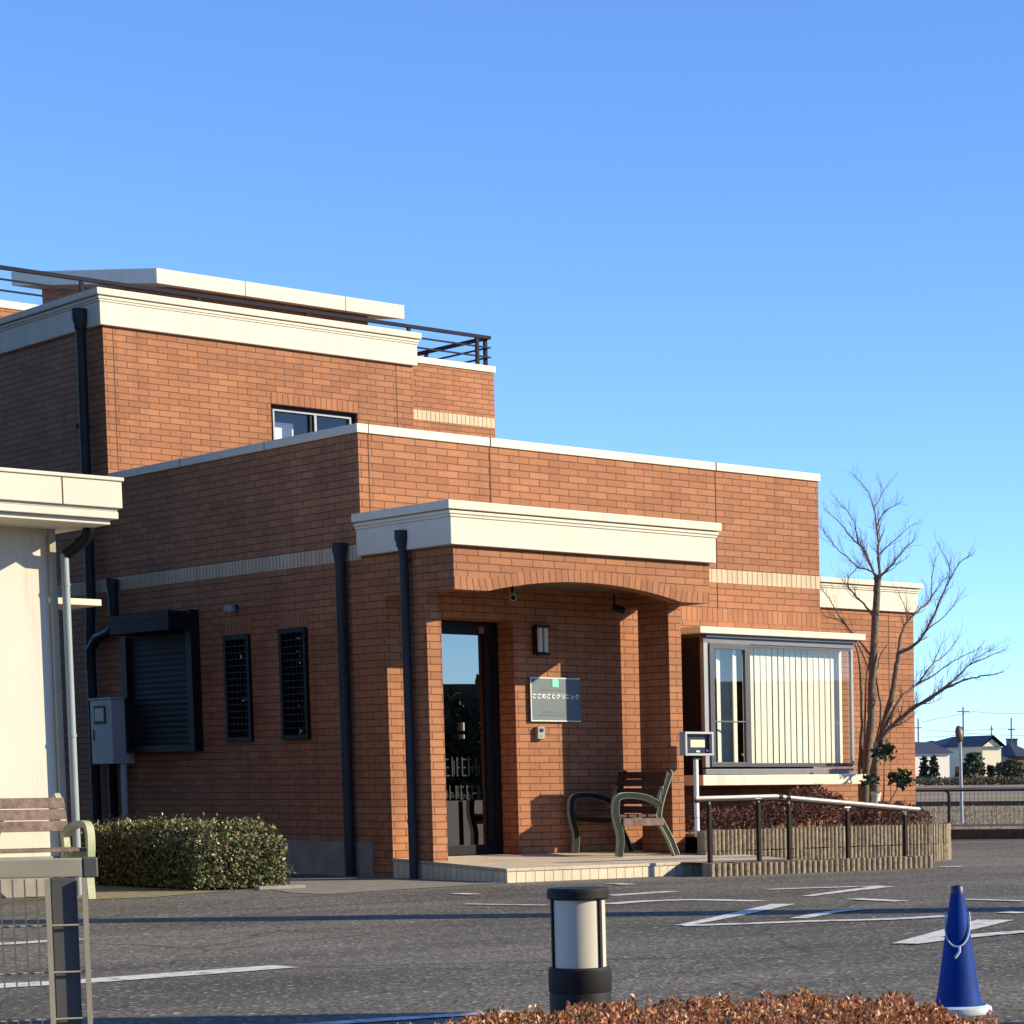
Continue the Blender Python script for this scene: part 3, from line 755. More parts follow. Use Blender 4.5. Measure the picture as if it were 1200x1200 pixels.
k = MB(); k.face([(3.69, YF + .08, 1.10), (4.10, YF + .08, 1.10), (4.10, YF + .08, 2.29), (3.69, YF + .08, 2.29)]); k.build('pane', glass('sash_glass', (0.93, 0.95, 0.95), 0.06), fo)
k = MB(); k.face([(4.17, YF + .095, 1.09), (5.615, YF + .095, 1.09), (5.615, YF + .095, 2.325), (4.17, YF + .095, 2.325)]); k.build('pane', M['glass'], fo)
k = MB(); k.face([(5.635, YF + .13, 1.04), (5.635, -.01, 1.04), (5.635, -.01, 2.36), (5.635, YF + .13, 2.36)]); k.build('pane', M['glass'], fo)
k = MB(); k.box(3.57, 3.60, YF + .13, -.008, 0.97, 2.41); k.build('bay_side_panel', M['dark'], fo)
rng = random.Random(2)
k = MB()
x = 4.18
while x < 5.53:
    a = R(rng.uniform(4, 8)); wv = 0.085
    dx, dy = math.cos(a) * wv, math.sin(a) * wv
    k.obox((x, YF + .20, 1.07), (dx, dy, 0), (0, .0015, 0), (0, 0, 1.26)); x += 0.083
for x in (3.74, 3.83, 4.05):
    k.obox((x, YF + .20, 1.07), (0.07, 0.03, 0), (0, .0015, 0), (0, 0, 1.26))
k.box(3.66, 5.6, YF + .17, YF + .24, 2.335, 2.37)
k.build('vertical_blind', M['blind'], fo)
k = MB(); k.box(3.66, 4.14, YF + .26, YF + .265, 1.07, 2.33); k.build('inner_curtain', plain('grey_curtain', (0.30, 0.33, 0.345), .9, var=.2, scale=4), fo)
k = MB(); k.box(3.9, 3.92, YF + .45, YF + .47, 1.0, 1.75); k.box(3.7, 4.15, YF + .55, YF + .58, 1.30, 1.33); k.build('indoor_rack', M['alu'], fo)
k = MB(); k.box(5.0, 5.03, YF + .058, YF + .072, 0.966, 0.985); k.build('sash_latch', M['dark'], fo)

# --- upper block
mb = MB()
mb.wall('x', 5.27, 0.25, 0, 3.85, 3.9, 5.95, holes=[(1.97, 3.09, 4.3, 5.30)])
mb.wall('y', 0, 0.25, 5.52, 12.0, -0.1, 5.95, ends=(False, False))
mb.wall('y', 3.85, -0.25, 5.52, 9.2, 3.9, 5.95, ends=(False, False))
mb.face([(0, 5.27, -0.1), (0, 5.52, -0.1), (0, 5.52, 3.9), (0, 5.27, 3.9)][::-1])
part(mb, 'wall', M['brick'])
mb = MB(); soldier_x(mb, 1.97, 3.10, 5.267, 5.305, 5.43); part(mb, 'window_lintel', M['soldier'])
mb = MB()
cornice(mb, 0, 3.85, 5.27, 9.19, 0, 0, [(5.945, 6.195, .045), (6.195, 6.220, .055), (6.220, 6.250, .066), (6.262, 6.335, .088)])
mb.box(-.04, 3.89, 5.23, 9.19, 6.248, 6.264)
part(mb, 'upper_cornice', M['trim'], bevel=0.006)
strip('expansion_joint', 3.62, 3.627, 5.267, 5.28, 4.3, 5.945); strip('expansion_joint', 0.112, 0.118, 5.2675, 5.28, 4.3, 5.945)
f = MB()
f.box(1.97, 2.02, 5.33, 5.40, 4.3, 5.30); f.box(3.04, 3.09, 5.33, 5.40, 4.3, 5.30); f.box(2.02, 3.04, 5.33, 5.40, 5.25, 5.30)
f.box(2.50, 2.56, 5.335, 5.395, 4.3, 5.25)
fo = part(f, 'upper_window', M['dark'])
k = MB(); k.box(2.02, 2.04, 5.32, 5.33, 4.3, 5.25); k.box(2.04, 3.03, 5.32, 5.33, 5.232, 5.25); k.box(2.545, 2.575, 5.315, 5.33, 4.3, 5.23); k.box(3.01, 3.03, 5.32, 5.33, 4.3, 5.23); k.build('sash', M['silver'], fo)
k = MB(); k.face([(2.02, 5.37, 4.3), (2.50, 5.37, 4.3), (2.50, 5.37, 5.25), (2.02, 5.37, 5.25)]); k.build('pane', M['glass'], fo)
k = MB(); k.face([(2.56, 5.36, 4.3), (3.04, 5.36, 4.3), (3.04, 5.36, 5.25), (2.56, 5.36, 5.25)]); k.build('pane', M['glass'], fo)
k = MB(); k.box(2.02, 2.4, 5.55, 5.57, 4.3, 5.14); k.build('paper_notice', M['white'], fo)
k = MB(); k.box(1.9, 3.2, 6.4, 6.42, 4.2, 5.5); k.build('window_back', M['room'], fo)
# --- rear block with terrace railing
mb = MB()
mb.wall('x', 9.2, 0.25, 0, 7.58, 3.2, 6.74)
mb.wall('y', 7.58, -0.25, 9.45, 15, -0.1, 6.74, ends=(False, False))
mb.wall('y', 0, 0.25, 9.45, 15, 5.96, 6.74, ends=(False, True))
part(mb, 'wall', M['brick'])
mb = MB(); mb.box(-.02, 7.605, 9.18, 9.47, 6.74, 6.83); mb.box(7.31, 7.605, 9.472, 15, 6.74, 6.83); mb.box(-.02, .27, 9.472, 15, 6.74, 6.83)
part(mb, 'coping', M['coping'], bevel=0.006)
mb = MB(); soldier_x(mb, 3.855, 7.584, 9.196, 5.96, 6.095); part(mb, 'cream_band', M['cream_soldier'])
mb = MB(); mb.box(0.27, 7.3, 9.47, 15, 6.3, 6.4); part(mb, 'roof_deck', M['concrete'])
RL = thing('terrace_railing', 'dark blue steel railing round the roof terrace of the brick building', 'railing', (0, 9.33, 6.83))
k = MB()
k.box(-.3, 7.62, -.03, .03, .40, .445); k.box(7.56, 7.62, .03, 5.6, .40, .445); k.build('top_rail', M['railing'], RL)
k = MB()
for z in (.27, .135):
    k.box(-.3, 7.62, -.012, .012, z, z + .022); k.box(7.58, 7.60, .012, 5.6, z, z + .022)
k.build('mid_rail', M['railing'], RL)
for x in (1.65, 3.2, 4.75, 6.3, 7.40): k = MB(); k.box(x - .022, x + .022, -.022, .022, 0.0, .40); k.build('post', M['railing'], RL)
for y in (.04, 1.6, 3.2, 4.8): k = MB(); k.box(7.555, 7.60, y, y + .05, 0.0, .40); k.build('post', M['railing'], RL)
# --- penthouse with mono-pitch roof
mb = MB()
def slope(y): return 7.49 + (y - 10.05) * 0.134
x0, x1, y0, y1 = 3.35, 6.33, 10.45, 14.3
for q in ([(x0, y1), (x0, y0)], [(x0, y0), (x1, y0)], [(x1, y0), (x1, y1)], [(x1, y1), (x0, y1)]):
    (a, b), (c, d) = q
    mb.face([(a, b, 6.4), (c, d, 6.4), (c, d, slope(d) + .01), (a, b, slope(b) + .01)])
part(mb, 'penthouse_wall', M['brick'])
mb = MB()
mb.obox((3.0, 10.05, 7.49), (3.68, 0, 0), (0, 4.45, 4.45 * .134), (0, 0, .195))
po = part(mb, 'penthouse_roof', M['trim'], bevel=0.006)
for x in (4.25, 5.75): k = MB(); k.box(x, x + .006, 10.047, 10.06, 7.492, 7.684); k.build('roof_joint', M['joint'], po)
# --- right wing
mb = MB()
mb.wall('x', 3.0, 0.25, 5.5, 9.955, -0.1, 3.12); mb.wall('y', 9.955, -0.25, 3.25, 9.2, -0.1, 3.12, ends=(False, True))
mb.face([(9.7, 9.2, -.1), (5.76, 9.2, -.1), (5.76, 9.2, 3.12), (9.7, 9.2, 3.12)])
part(mb, 'wall', M['brick'])
mb = MB()
cornice(mb, 5.90, 9.955, 3.0, 9.2, 0, 0, [(3.12, 3.375, .045), (3.375, 3.40, .058), (3.40, 3.43, .07), (3.44, 3.505, .10)])
mb.box(5.86, 9.99, 2.96, 9.19, 3.43, 3.442)
part(mb, 'wing_cornice', M['trim'], bevel=0.006)
mb = MB(); mb.box(9.50, 9.507, 2.997, 3.01, 0, 3.12); part(mb, 'expansion_joint', M['joint'])

# --- downpipes
def pipe(path, r, hopper=None, m='pipe', brackets=()):
    mb = MB(); mb.tube(path, r, 12)
    o = part(mb, 'downpipe', M[m])
    if hopper:
        x, y, z, hw, hh = hopper
        k = MB(); k.lathe([(0, z), (hw * .75, z), (hw * .8, z + hh * .25), (hw, z + hh * .5), (hw, z + hh), (hw * .86, z + hh), (hw * .82, z + hh * .6), (0, z + hh * .55)], (x, y), 16)
        k.build('hopper', M[m], o)
    for z in brackets:
        k = MB(); x, y = path[-1][0], path[-1][1]
        k.lathe([(r * 1.0, z - .02), (r * 1.16, z - .02), (r * 1.16, z + .02), (r * 1.0, z + .02)], (x, y), 14)
        k.build('bracket', M[m], o)
    return o
pipe([(-.075, -.853, 3.12), (-.075, -.865, 3.03), (-.07, -.87, 2.95), (-.07, -.88, 0.0)], .042, (-.075, -.853, 3.10, .068, .155), brackets=(2.97, 1.1, .55))
pipe([(-.075, .27, 3.12), (-.075, .27, 0.0)], .052, (-.08, .27, 3.06, .07, .16), brackets=(2.2, 0.9))
pipe([(-.10, 5.60, 5.98), (-.07, 5.66, 5.82), (-.07, 5.68, 3.0), (-.07, 5.74, 2.6), (-.07, 5.76, 0.0)], .052, (-.10, 5.60, 5.93, .085, .22), brackets=(4.9, 2.4))
pipe([(-.08, 5.12, 3.10), (-.08, 5.10, 2.66), (-.08, 5.22, 2.60), (-.08, 5.55, 2.55), (-.08, 5.72, 2.42), (-.08, 5.74, 2.2)], .052, (-.08, 5.12, 3.0, .07, .17))

# ================================================================ THINGS ON THE BUILDING
t = thing('wall_lamp', 'slim black wall lamp with two white tubes beside the entrance door', 'lamp', (1.71, -.402, 2.18))
k = MB(); k.box(-.075, .075, -.05, 0, 0, .285); k.build('backplate', M['dark'], t, .004)
for x in (-.035, .03): k = MB(); k.tube([(x, -.075, .02), (x, -.075, .26)], .026, 12); k.build('tube', M['opal'], t)
for z in (0, .279): k = MB(); k.box(-.075, .07, -.10, -.05, z - .012, z + .011); k.build('end_cap', M['dark'], t)

t = thing('sign_plate', 'square blue grey name plate with a teal emblem on the porch wall', 'sign', (1.577, -.404, 1.512))
k = MB(); k.box(0, .60, -.028, -.012, 0, .44); k.build('plate', M['plate'], t, .003)
for a in ((.03, .03), (.54, .03), (.03, .38), (.54, .38)): k = MB(); k.box(a[0], a[0] + .03, -.012, 0, a[1], a[1] + .03); k.build('standoff', M['silver'], t)
k = MB(); k.box(.0, .60, -.031, -.0285, .428, .44); k.box(.0, .60, -.031, -.0285, 0, .012); k.box(0, .012, -.031, -.0285, .012, .428); k.build('edge_strip', M['plate_edge'], t)
k = MB(); k.box(.262, .338, -.031, -.0285, .345, .425); k.build('emblem', M['teal'], t)
def text_mesh(body, size, name, m, parent, loc):
    c = bpy.data.curves.new(name, 'FONT'); c.body = body; c.size = size; c.extrude = .001; c.align_x = 'CENTER'; c.offset = size * 0.03
    tmp = bpy.data.objects.new(name, c); col.objects.link(tmp)
    bpy.context.view_layer.update()
    me = bpy.data.meshes.new_from_object(tmp.evaluated_get(bpy.context.evaluated_depsgraph_get()))
    bpy.data.objects.remove(tmp); bpy.data.curves.remove(c)
    me.name = name; me.materials.clear(); me.materials.append(m)
    o = bpy.data.objects.new(name, me); col.objects.link(o); o.parent = parent
    o.location = loc; o.rotation_euler = (R(90), 0, 0)
    return o
text_mesh('ささのさとクリニック', .057, 'lettering', M['white'], t, (.30, -.0305, .232))
for z, xa, xb in ((.305, .12, .47), (.085, .15, .45), (.055, .10, .50)):
    k = MB(); x = xa
    rg = random.Random(int(z * 1000))
    while x < xb:
        wv = rg.uniform(.008, .02); k.box(x, x + wv, -.030, -.0285, z, z + .016); x += wv + rg.uniform(.004, .009)
    k.build('small_print', M['ink'], t)

t = thing('intercom', 'small grey intercom box below the name plate', 'intercom', (1.64, -.402, 1.335))
k = MB(); k.box(0, .085, -.05, 0, 0, .125); k.build('body', plain('intercom_grey', (0.30, 0.29, 0.27), .5), t, .004)
k = MB(); k.box(.02, .065, -.053, -.0505, .07, .105); k.build('speaker_grille', M['dark'], t)
k = MB(); k.lathe([(0, 0), (.010, 0), (.010, .004), (0, .004)], (0, 0), 12); o = k.build('call_button', M['silver'], t); o.location = (.043, -.0505, .035); o.rotation_euler = (R(90), 0, 0)

def camera_thing(label, loc, yaw):
    t = thing('security_camera', label, 'security camera', loc, yaw, None)
    k = MB(); k.tube([(0, 0, .12), (0, 0, .03), (0, -.04, .0)], .012, 8); k.build('arm', M['dark'], t)
    k = MB(); k.tube([(0, .02, .0), (0, -.03, -.02), (0, -.10, -.04)], [.034, .034, .034], 14); k.build('housing', M['frame_edge'] if 'left' in label else M['dark'], t)
    k = MB(); k.tube([(0, -.1005, -.0402), (0, -.104, -.041)], .022, 14); k.build('lens', M['dark'], t)
    return t
camera_thing('pale round camera hanging at the left end of the arched porch ceiling', (1.02, -1.0, 2.71), R(-30))
camera_thing('dark camera hanging at the right end of the arched porch ceiling', (2.35, -.80, 2.66), R(60))
t = thing('ceiling_lamp', 'flat pale lamp fixed under the porch ceiling behind the arch', 'lamp', (1.0, -.95, 2.83))
k = MB(); k.lathe([(0, -.045), (.12, -.045), (.14, -.03), (.14, 0), (0, 0)], (0, 0), 24); k.build('diffuser', M['opal'], t)
k = MB(); k.lathe([(.14, -.012), (.155, -.012), (.155, 0), (.14, 0)], (0, 0), 24); k.build('rim', M['silver'], t)

t = thing('security_light', 'small silver dome light on the shaded brick side wall', 'lamp', (0, 2.47, 2.70))
k = MB(); k.tube([(0, 0, .03), (-.05, 0, .03), (-.07, 0, .0)], .022, 10); k.build('arm', M['dark'], t)
k = MB(); k.lathe([(0, .055), (.04, .045), (.06, .02), (.065, -.01), (.055, -.035), (0, -.045)], (-.08, 0), 16); k.build('dome', M['silver'], t)

t = thing('meter_box', 'grey electric meter cabinet with a small window on the side wall', 'meter box', (0, 4.9, 1.14))
k = MB(); k.box(-.25, 0, 0, .52, 0, .705); k.build('cabinet', M['grey_box'], t, .006)
k = MB(); k.box(-.265, 0, -.012, .532, .705, .725); k.build('lid', M['grey_box'], t, .004)
k = MB(); k.box(-.258, -.25, .14, .42, .44, .64); k.build('window_frame', M['dark'], t, .003)
k = MB(); k.box(-.260, -.2585, .17, .39, .47, .61); k.build('window_pane', M['screen'], t)
k = MB(); k.box(-.256, -.25, .44, .46, .26, .38); k.build('latch', M['dark'], t)
k = MB(); k.tube([(-.12, .03, 0), (-.12, .03, -1.14)], .035, 10); k.build('conduit', M['grey_box'], t)
k = MB(); k.tube([(-.08, .40, 0), (-.08, .40, -1.14)], .05, 10); k.build('conduit', M['dark'], t)

# ================================================================ PORCH BENCH and LEFT BENCH
def strap(mb, path, wx, th, X):
    """flat bar following path [(depth, z)...] of section th in the profile plane and wx across, centred on X"""
    n = len(path)
    L = []
    for i, (a, z) in enumerate(path):
        a0, z0 = path[max(i - 1, 0)]; a1, z1 = path[min(i + 1, n - 1)]
        tx, tz = a1 - a0, z1 - z0; q = math.hypot(tx, tz) or 1
        nx, nz = -tz / q * th / 2, tx / q * th / 2
        L.append(((a + nx, z + nz), (a - nx, z - nz)))
    for i in range(n - 1):
        (p0, p1), (q0, q1) = L[i], L[i + 1]
        for s_ in (-1, 1):
            x = X + s_ * wx / 2
            f = [(x, p0[0], p0[1]), (x, q0[0], q0[1]), (x, q1[0], q1[1]), (x, p1[0], p1[1])]
            mb.face(f if s_ > 0 else f[::-1])
        mb.face([(X - wx / 2, p0[0], p0[1]), (X + wx / 2, p0[0], p0[1]), (X + wx / 2, q0[0], q0[1]), (X - wx / 2, q0[0], q0[1])])
        mb.face([(X + wx / 2, p1[0], p1[1]), (X - wx / 2, p1[0], p1[1]), (X - wx / 2, q1[0], q1[1]), (X + wx / 2, q1[0], q1[1])])
    for (p0, p1), fl in ((L[0], 1), (L[-1], -1)):
        f = [(X - wx / 2, p0[0], p0[1]), (X + wx / 2, p0[0], p0[1]), (X + wx / 2, p1[0], p1[1]), (X - wx / 2, p1[0], p1[1])]
        mb.face(f[::fl])
def smooth_path(P, k=5):
    out = []
    P = [Vector((a, b)) for a, b in P]
    for i in range(len(P) - 1):
        p0, p1, p2, p3 = P[max(i - 1, 0)], P[i], P[i + 1], P[min(i + 2, len(P) - 1)]
        for j in range(k):
            t = j / k
            q = 0.5 * ((2 * p1) + (p2 - p0) * t + (2 * p0 - 5 * p1 + 4 * p2 - p3) * t * t + (3 * p1 - p0 - 3 * p2 + p3) * t ** 3)
            out.append((q.x, q.y))
    out.append((P[-1].x, P[-1].y))
    return out
def garden_bench(label, loc, rz, length, m_frame, m_slat, edge, slats, sh):
    """bench along local x (0..length), seat front towards local -y; profile coordinates (y, z)"""
    t = thing('garden_bench', label, 'bench', loc, rz)
    back = smooth_path([(.62, 0), (.56, .16), (.47, .33), (.44, .42), (.49, .62), (.56, .80), (.555, .83)])
    arm = smooth_path([(.46, .50), (.34, .57), (.20, .60), (.07, .60), (.015, .565), (.0, .47), (.01, .36), (.045, .20), (.03, 0)])
    seat = smooth_path([(.03, .37), (.2, .355), (.34, .345), (.46, .355)])
    for X in (.03, length - .03):
        k = MB()
        strap(k, back, .05, .05, X); strap(k, arm, .06, .05, X); strap(k, seat, .045, .05, X)
        fo = k.build('end_frame', m_frame, t, .004)
        if edge:
            e = MB()
            for pth, th in ((back, .05), (arm, .05)):
                n = len(pth)
                for sg in (-1, 1):
                    q = []
                    for i in range(n):
                        a0, z0 = pth[max(i - 1, 0)]; a1, z1 = pth[min(i + 1, n - 1)]
                        tx, tz = a1 - a0, z1 - z0; ql = math.hypot(tx, tz)
                        q.append((pth[i][0] - tz / ql * sg * (th / 2 + .001), pth[i][1] + tx / ql * sg * (th / 2 + .001)))
                    strap(e, q, .054, .007, X)
            e.build('worn_edge', M['frame_edge'], fo)
    k_ = [(.44 + (z - .42) * .29, z) for z in slats]
    for (y, z) in k_:
        k = MB(); k.obox((.0, y - .045, z - .034), (length, 0, 0), (0, .024, 0), (0, sh * .26, sh)); k.build('back_slat', m_slat, t, .005)
    for y in (.06, .16, .26, .36):
        k = MB(); k.box(0, length, y - .04, y + .045, .385, .412); k.build('seat_slat', m_slat, t, .005)
    k = MB(); k.box(-.012, .012, .06, .48, .30, .375); k.build('side_rail', M['slat'], t, .004)
    return t
b1 = garden_bench('dark green bench with worn pale edges standing in the porch', (1.89, -1.40, .165), R(78), .95, M['frame_green'], M['slat_dark'], True, (.455, .545, .635, .725, .80), .07)
b1.rotation_euler = (0, 0, R(102 - 192))
# local +y (towards backrest) must point to world (.978,-.208); local +x then runs into the porch
b1.rotation_euler = (0, 0, math.atan2(-0.9945, -0.1045))
b1.scale = (-1, 1.10, 1)
b2 = garden_bench('weathered wooden bench with pale sage arms in front of the white building', (-5.25, -2.13, .0), 0, 1.54, M['frame_sage'], M['slat'], False, (.575, .668, .761), .085)

# ================================================================ WHITE BUILDING on the left
W = thing('white_building', 'low white rendered building with a deep flat eave at the left edge', 'building')
def wpart(mb, n, m, bv=0.0): return mb.build(n, M[m], W, bv)
mb = MB(); mb.wall('x', -1.25, .2, -12, -3.60, -.05, 3.03); wpart(mb, 'wall', 'white_wall')
mb = MB(); mb.wall('y', -3.60, -.2, -1.05, 2.0, -.05, 3.03, ends=(False, True)); wpart(mb, 'side_wall', 'house_brown')  # unseen side, coloured dark brown to cut bounce onto the brick wall
mb = MB(); mb.box(-12, -3.585, -1.262, -1.25, -.02, .33); wpart(mb, 'plinth', 'concrete')
mb = MB(); mb.box(-12, -3.30, -2.0, 2.3, 3.13, 3.345); mb.box(-12, -3.285, -2.015, 2.3, 3.345, 3.375)
mb.box(-12, -3.33, -1.97, 2.3, 3.105, 3.13)
mb.box(-12, -3.325, -1.975, 2.3, 3.045, 3.103); mb.box(-12, -3.375, -1.93, 2.3, 3.00, 3.045)
fo = wpart(mb, 'eave', 'white_trim', .006)
for x in (-3.79, -5.3): k = MB(); k.box(x, x + .008, -2.003, -1.99, 3.131, 3.343); k.build('eave_joint', M['joint'], fo)
mb = MB(); mb.box(-3.598, -3.02, -0.95, -0.3, 2.42, 2.475); wpart(mb, 'small_canopy', 'white_trim', .006)
mb = MB(); mb.box(-3.598, -3.548, -1.30, -1.25, .0, 3.0); wpart(mb, 'corner_post', 'fence_olive')
mb = MB(); mb.tube([(-3.40, -1.6, 3.0), (-3.40, -1.55, 2.93), (-3.45, -1.42, 2.84), (-3.49, -1.36, 2.80)], .045, 12); wpart(mb, 'gutter_elbow', 'dark')
mb = MB(); mb.tube([(-3.505, -1.36, 2.80), (-3.505, -1.36, 0.0)], .031, 12)
po = wpart(mb, 'downpipe', 'pale_pipe')
for z in (2.55, 1.32, .3): k = MB(); k.lathe([(.031, z - .012), (.036, z - .012), (.036, z + .012), (.031, z + .012)], (-3.505, -1.36), 14); k.build('pipe_joint', M['pale_pipe'], po)

# ================================================================ FRONT LEFT FENCE (near the camera)
F0 = Vector((-9.735, -15.352, 0)); fd = Vector((-.69 * .906 - .722 * .42, .724 * .906 - .69 * .42, 0)); fn = Vector((.724, .69, 0))
FT = thing('mesh_fence', 'low grey fence panel with a flat olive top rail at the lower left', 'fence', F0, math.atan2(fd.y, fd.x))
k = MB(); k.box(.03, 2.2, -.05, .0, .692, .738); k.build('top_rail', M['fence_olive'], FT, .003)
k = MB(); k.box(-.005, .03, -.052, .002, .690, .740); k.build('rail_end_cap', M['fence_grey'], FT, .004)
for x in (.045, 1.5): k = MB(); k.box(x, x + .060, -.045, .0, 0, .69); k.build('post', M['fence_grey'], FT, .003)
for x in (.022, .106, 2.1): k = MB(); k.box(x, x + .012, .004, .016, 0.02, .69); k.build('side_bar', M['fence_olive'], FT)
k = MB()
for z in (.12, .23, .345, .46, .575): k.tube([(.02, .010, z), (2.15, .010, z)], .0028, 6)
k.build('horizontal_wire', M['fence_olive'], FT)
k = MB()
x = .135
while x < 2.1: k.box(x, x + .0035, .017, .0205, .02, .69); x += .027
k.build('vertical_bar', plain('grey_mesh_wire', (0.13, 0.125, 0.11), .6), FT)

# ================================================================ BOLLARD LAMP, CONE
bp_ = cam_pt(-1.056, 5.27, 0)
BL = thing('bollard_light', 'short charcoal bollard lamp with white diffuser at the front hedge', 'lamp', bp_)
k = MB(); k.lathe([(0, 0), (.072, 0), (.072, .46), (.0715, .462), (.0735, .466), (.0735, .512), (.070, .517), (0, .517)], (0, 0), 40); k.build('base', M['bollard'], BL)
k = MB(); k.lathe([(.0618, .517), (.0618, .664)], (0, 0), 40); k.build('diffuser', M['opal'], BL)
for a in (165, 285, 45):
    k = MB(); c, s_ = math.cos(R(a)), math.sin(R(a))
    k.obox((.059 * c - s_ * -.004, .059 * s_ + c * -.004, .517), (.008 * c, .008 * s_, 0), (-s_ * .008, c * .008, 0), (0, 0, .148)); k.build('rib', M['bollard'], BL)
k = MB(); k.lathe([(0, .663), (.066, .663), (.0725, .667), (.0725, .683), (.069, .688), (0, .690)], (0, 0), 40); k.build('cap', M['bollard'], BL)

BL.scale = (.92, .92, 1)
cp = cam_pt(-.424, 9.5, 0)
CN = thing('traffic_cone', 'blue plastic traffic cone standing on the asphalt behind the front hedge', 'cone', cp)
k = MB(); k.lathe([(.098, .035), (.086, .09), (.058, .28), (.036, .43), (.0285, .478)], (0, 0), 28)
k.lathe([(.106, .012), (.106, .03), (.098, .036)], (0, 0), 28)
k.build('cone_body', M['cone'], CN)
k = MB(); k.lathe([(.0285, .478), (.026, .505), (.022, .51), (.020, .50), (.0, .49)], (0, 0), 20); k.build('tip', M['cone_dark'], CN)
k = MB(); k.lathe([(.107, .0), (.136, .0), (.139, .008), (.136, .026), (.115, .034), (.107, .02)], (0, 0), 28); k.build('weight', M['cone_weight'], CN)
CN.scale = (.95, .95, .98)
RP = thing('rope_loop', 'thin pale blue rope loop hanging on the blue cone', 'rope', cp)
k = MB()
pth = []
for i in range(25):
    a = math.pi * (i / 24) ; r = .052
    ang = math.atan2(-.6919, -.7220)
    th = ang - math.pi * .5 + math.pi * i / 24
    zz = .405 - .135 * math.sin(math.pi * i / 24)
    rad = .098 - (zz - .035) * .1555 + .007
    pth.append((rad * math.cos(th), rad * math.sin(th), zz))
k.tube(pth, .0035, 6)
k.build('loop', M['rope'], RP); RP.scale = (.95, .95, .98)
k = MB(); m_ = pth[13]; k.tube([m_, (m_[0] * 1.05, m_[1] * 1.05, m_[2] - .02), (m_[0] * 1.09 - .012, m_[1] * 1.09 + .014, m_[2] - .045)], .006, 6); k.build('knot', M['rope'], RP)

# ================================================================ RAMP: log kerb, handrail, planter, display
def log_wall(name, label, path, z0, z1, parent_thing=None, pitch=.068, depth=.10):
    """row of half-round concrete logs along path"""
    mb = MB(); P = [Vector((x, y, 0)) for x, y in path]
    rg = random.Random(len(path) * 7 + int(z1 * 100))
    pts = []
    for i in range(len(P) - 1):
        L = (P[i + 1] - P[i]).length; n = max(1, round(L / pitch))
        for j in range(n): pts.append((P[i].lerp(P[i + 1], (j + .5) / n), (P[i + 1] - P[i]).normalized(), L / n))
    for p, t_, wv in pts:
        nrm = Vector((t_.y, -t_.x, 0)); zt = z1 + rg.uniform(-.006, .006)
        prof = []
        for k in range(7):
            a = math.pi * k / 6
            prof.append(p - t_ * math.cos(a) * wv * .47 + nrm * (math.sin(a) * wv * .60 + rg.uniform(-.003, .003)))
        prof = [p - t_ * wv * .5 - nrm * .0] + prof + [p + t_ * wv * .5]
        back = [prof[-1] - nrm * depth, prof[0] - nrm * depth]
        top = [q + Vector((0, 0, zt)) for q in prof] + [q + Vector((0, 0, zt)) for q in back]
        bot = [q + Vector((0, 0, z0)) for q in prof] + [q + Vector((0, 0, z0)) for q in back]
        mb.face(top)
        for k in range(len(prof) - 1): mb.face([bot[k], bot[k + 1], top[k + 1], top[k]])
        mb.face([bot[-2], bot[-1], top[-1], top[-2]])
        mb.face([bot[-1], bot[0], top[0], top[-1]]); mb.face([bot[len(prof) - 1], bot[len(prof)], top[len(prof)], top[len(prof) - 1]])
    return mb
kb = log_wall('', '', [(1.90, -2.82), (4.70, -2.92)], -.03, .122).build('log_kerb', M['log'])
tag(kb, 'low kerb of split log concrete blocks along the front of the ramp', 'kerb')
pl = thing('planter_wall', 'taller log patterned concrete wall holding the planting bed under the bay window', 'planter')
arcp = [(2.87, -1.5), (5.95, -1.5), (6.35, -1.40), (6.62, -1.15), (6.74, -.80), (6.76, -.3), (6.76, 2.8)]
log_wall('', '', arcp, -.03, .19, pitch=.054).build('lower_course', M['log'], pl)
log_wall('', '', arcp, .196, .405, depth=.095, pitch=.054).build('upper_course', M['log'], pl)
sheet('planting_bed', [(2.95, -1.42), (5.9, -1.42), (6.5, -1.0), (6.68, -.3), (6.68, 2.95), (5.8, 2.95), (5.8, -.02), (2.95, -.02)], .34, M['soil'])
mb = MB()
mb.face([(3.3, -2.72, .128), (4.72, -2.80, .02), (4.9, -1.62, .02), (3.3, -1.62, .15)])
mb.face([(1.95, -2.72, .1285), (3.3, -2.72, .128), (3.3, -2.337, .1295), (1.95, -2.337, .1295)])
mb.face([(3.3, -1.62, .152), (2.945, -1.62, .152), (2.945, -.4, .19), (3.3, -.4, .19)])
struct(mb.build('ramp', M['apron']))
HR = thing('handrail', 'ramp handrail with pale grip and dark brown posts', 'handrail', (0, -2.70, 0))
yo = 0
for x, zt in ((2.02, .715), (2.62, .725), (3.0, .705), (3.76, .625), (4.54, .572)):
    k = MB(); k.box(x - .019, x + .019, -.019, .019, .05, zt - .03); po = k.build('post', M['rail_post'], HR, .004)
    k = MB(); k.tube([(x, 0, zt - .035), (x, 0, zt)], .012, 8); k.tube([(x - .04, 0, zt + .004), (x + .04, 0, zt + .004)], .010, 8); k.build('bracket', M['galv'], po)
k = MB(); k.tube([(1.86, 0, .742), (2.84, 0, .752), (2.95, 0, .742), (4.74, 0, .598)], .019, 12); k.build('grip', M['rail_wood'], HR)
k = MB(); k.tube([(1.86, 0, .713), (2.84, 0, .722), (2.95, 0, .714), (4.70, 0, .574)], .015, 8); k.build('under_rail', M['rail_post'], HR)
for x, z in ((2.895, .748), (2.99, .738)): k = MB(); k.tube([(x - .02, 0, z), (x + .02, 0, z - .003)], .027, 12); k.build('connector', M['dark'], HR)

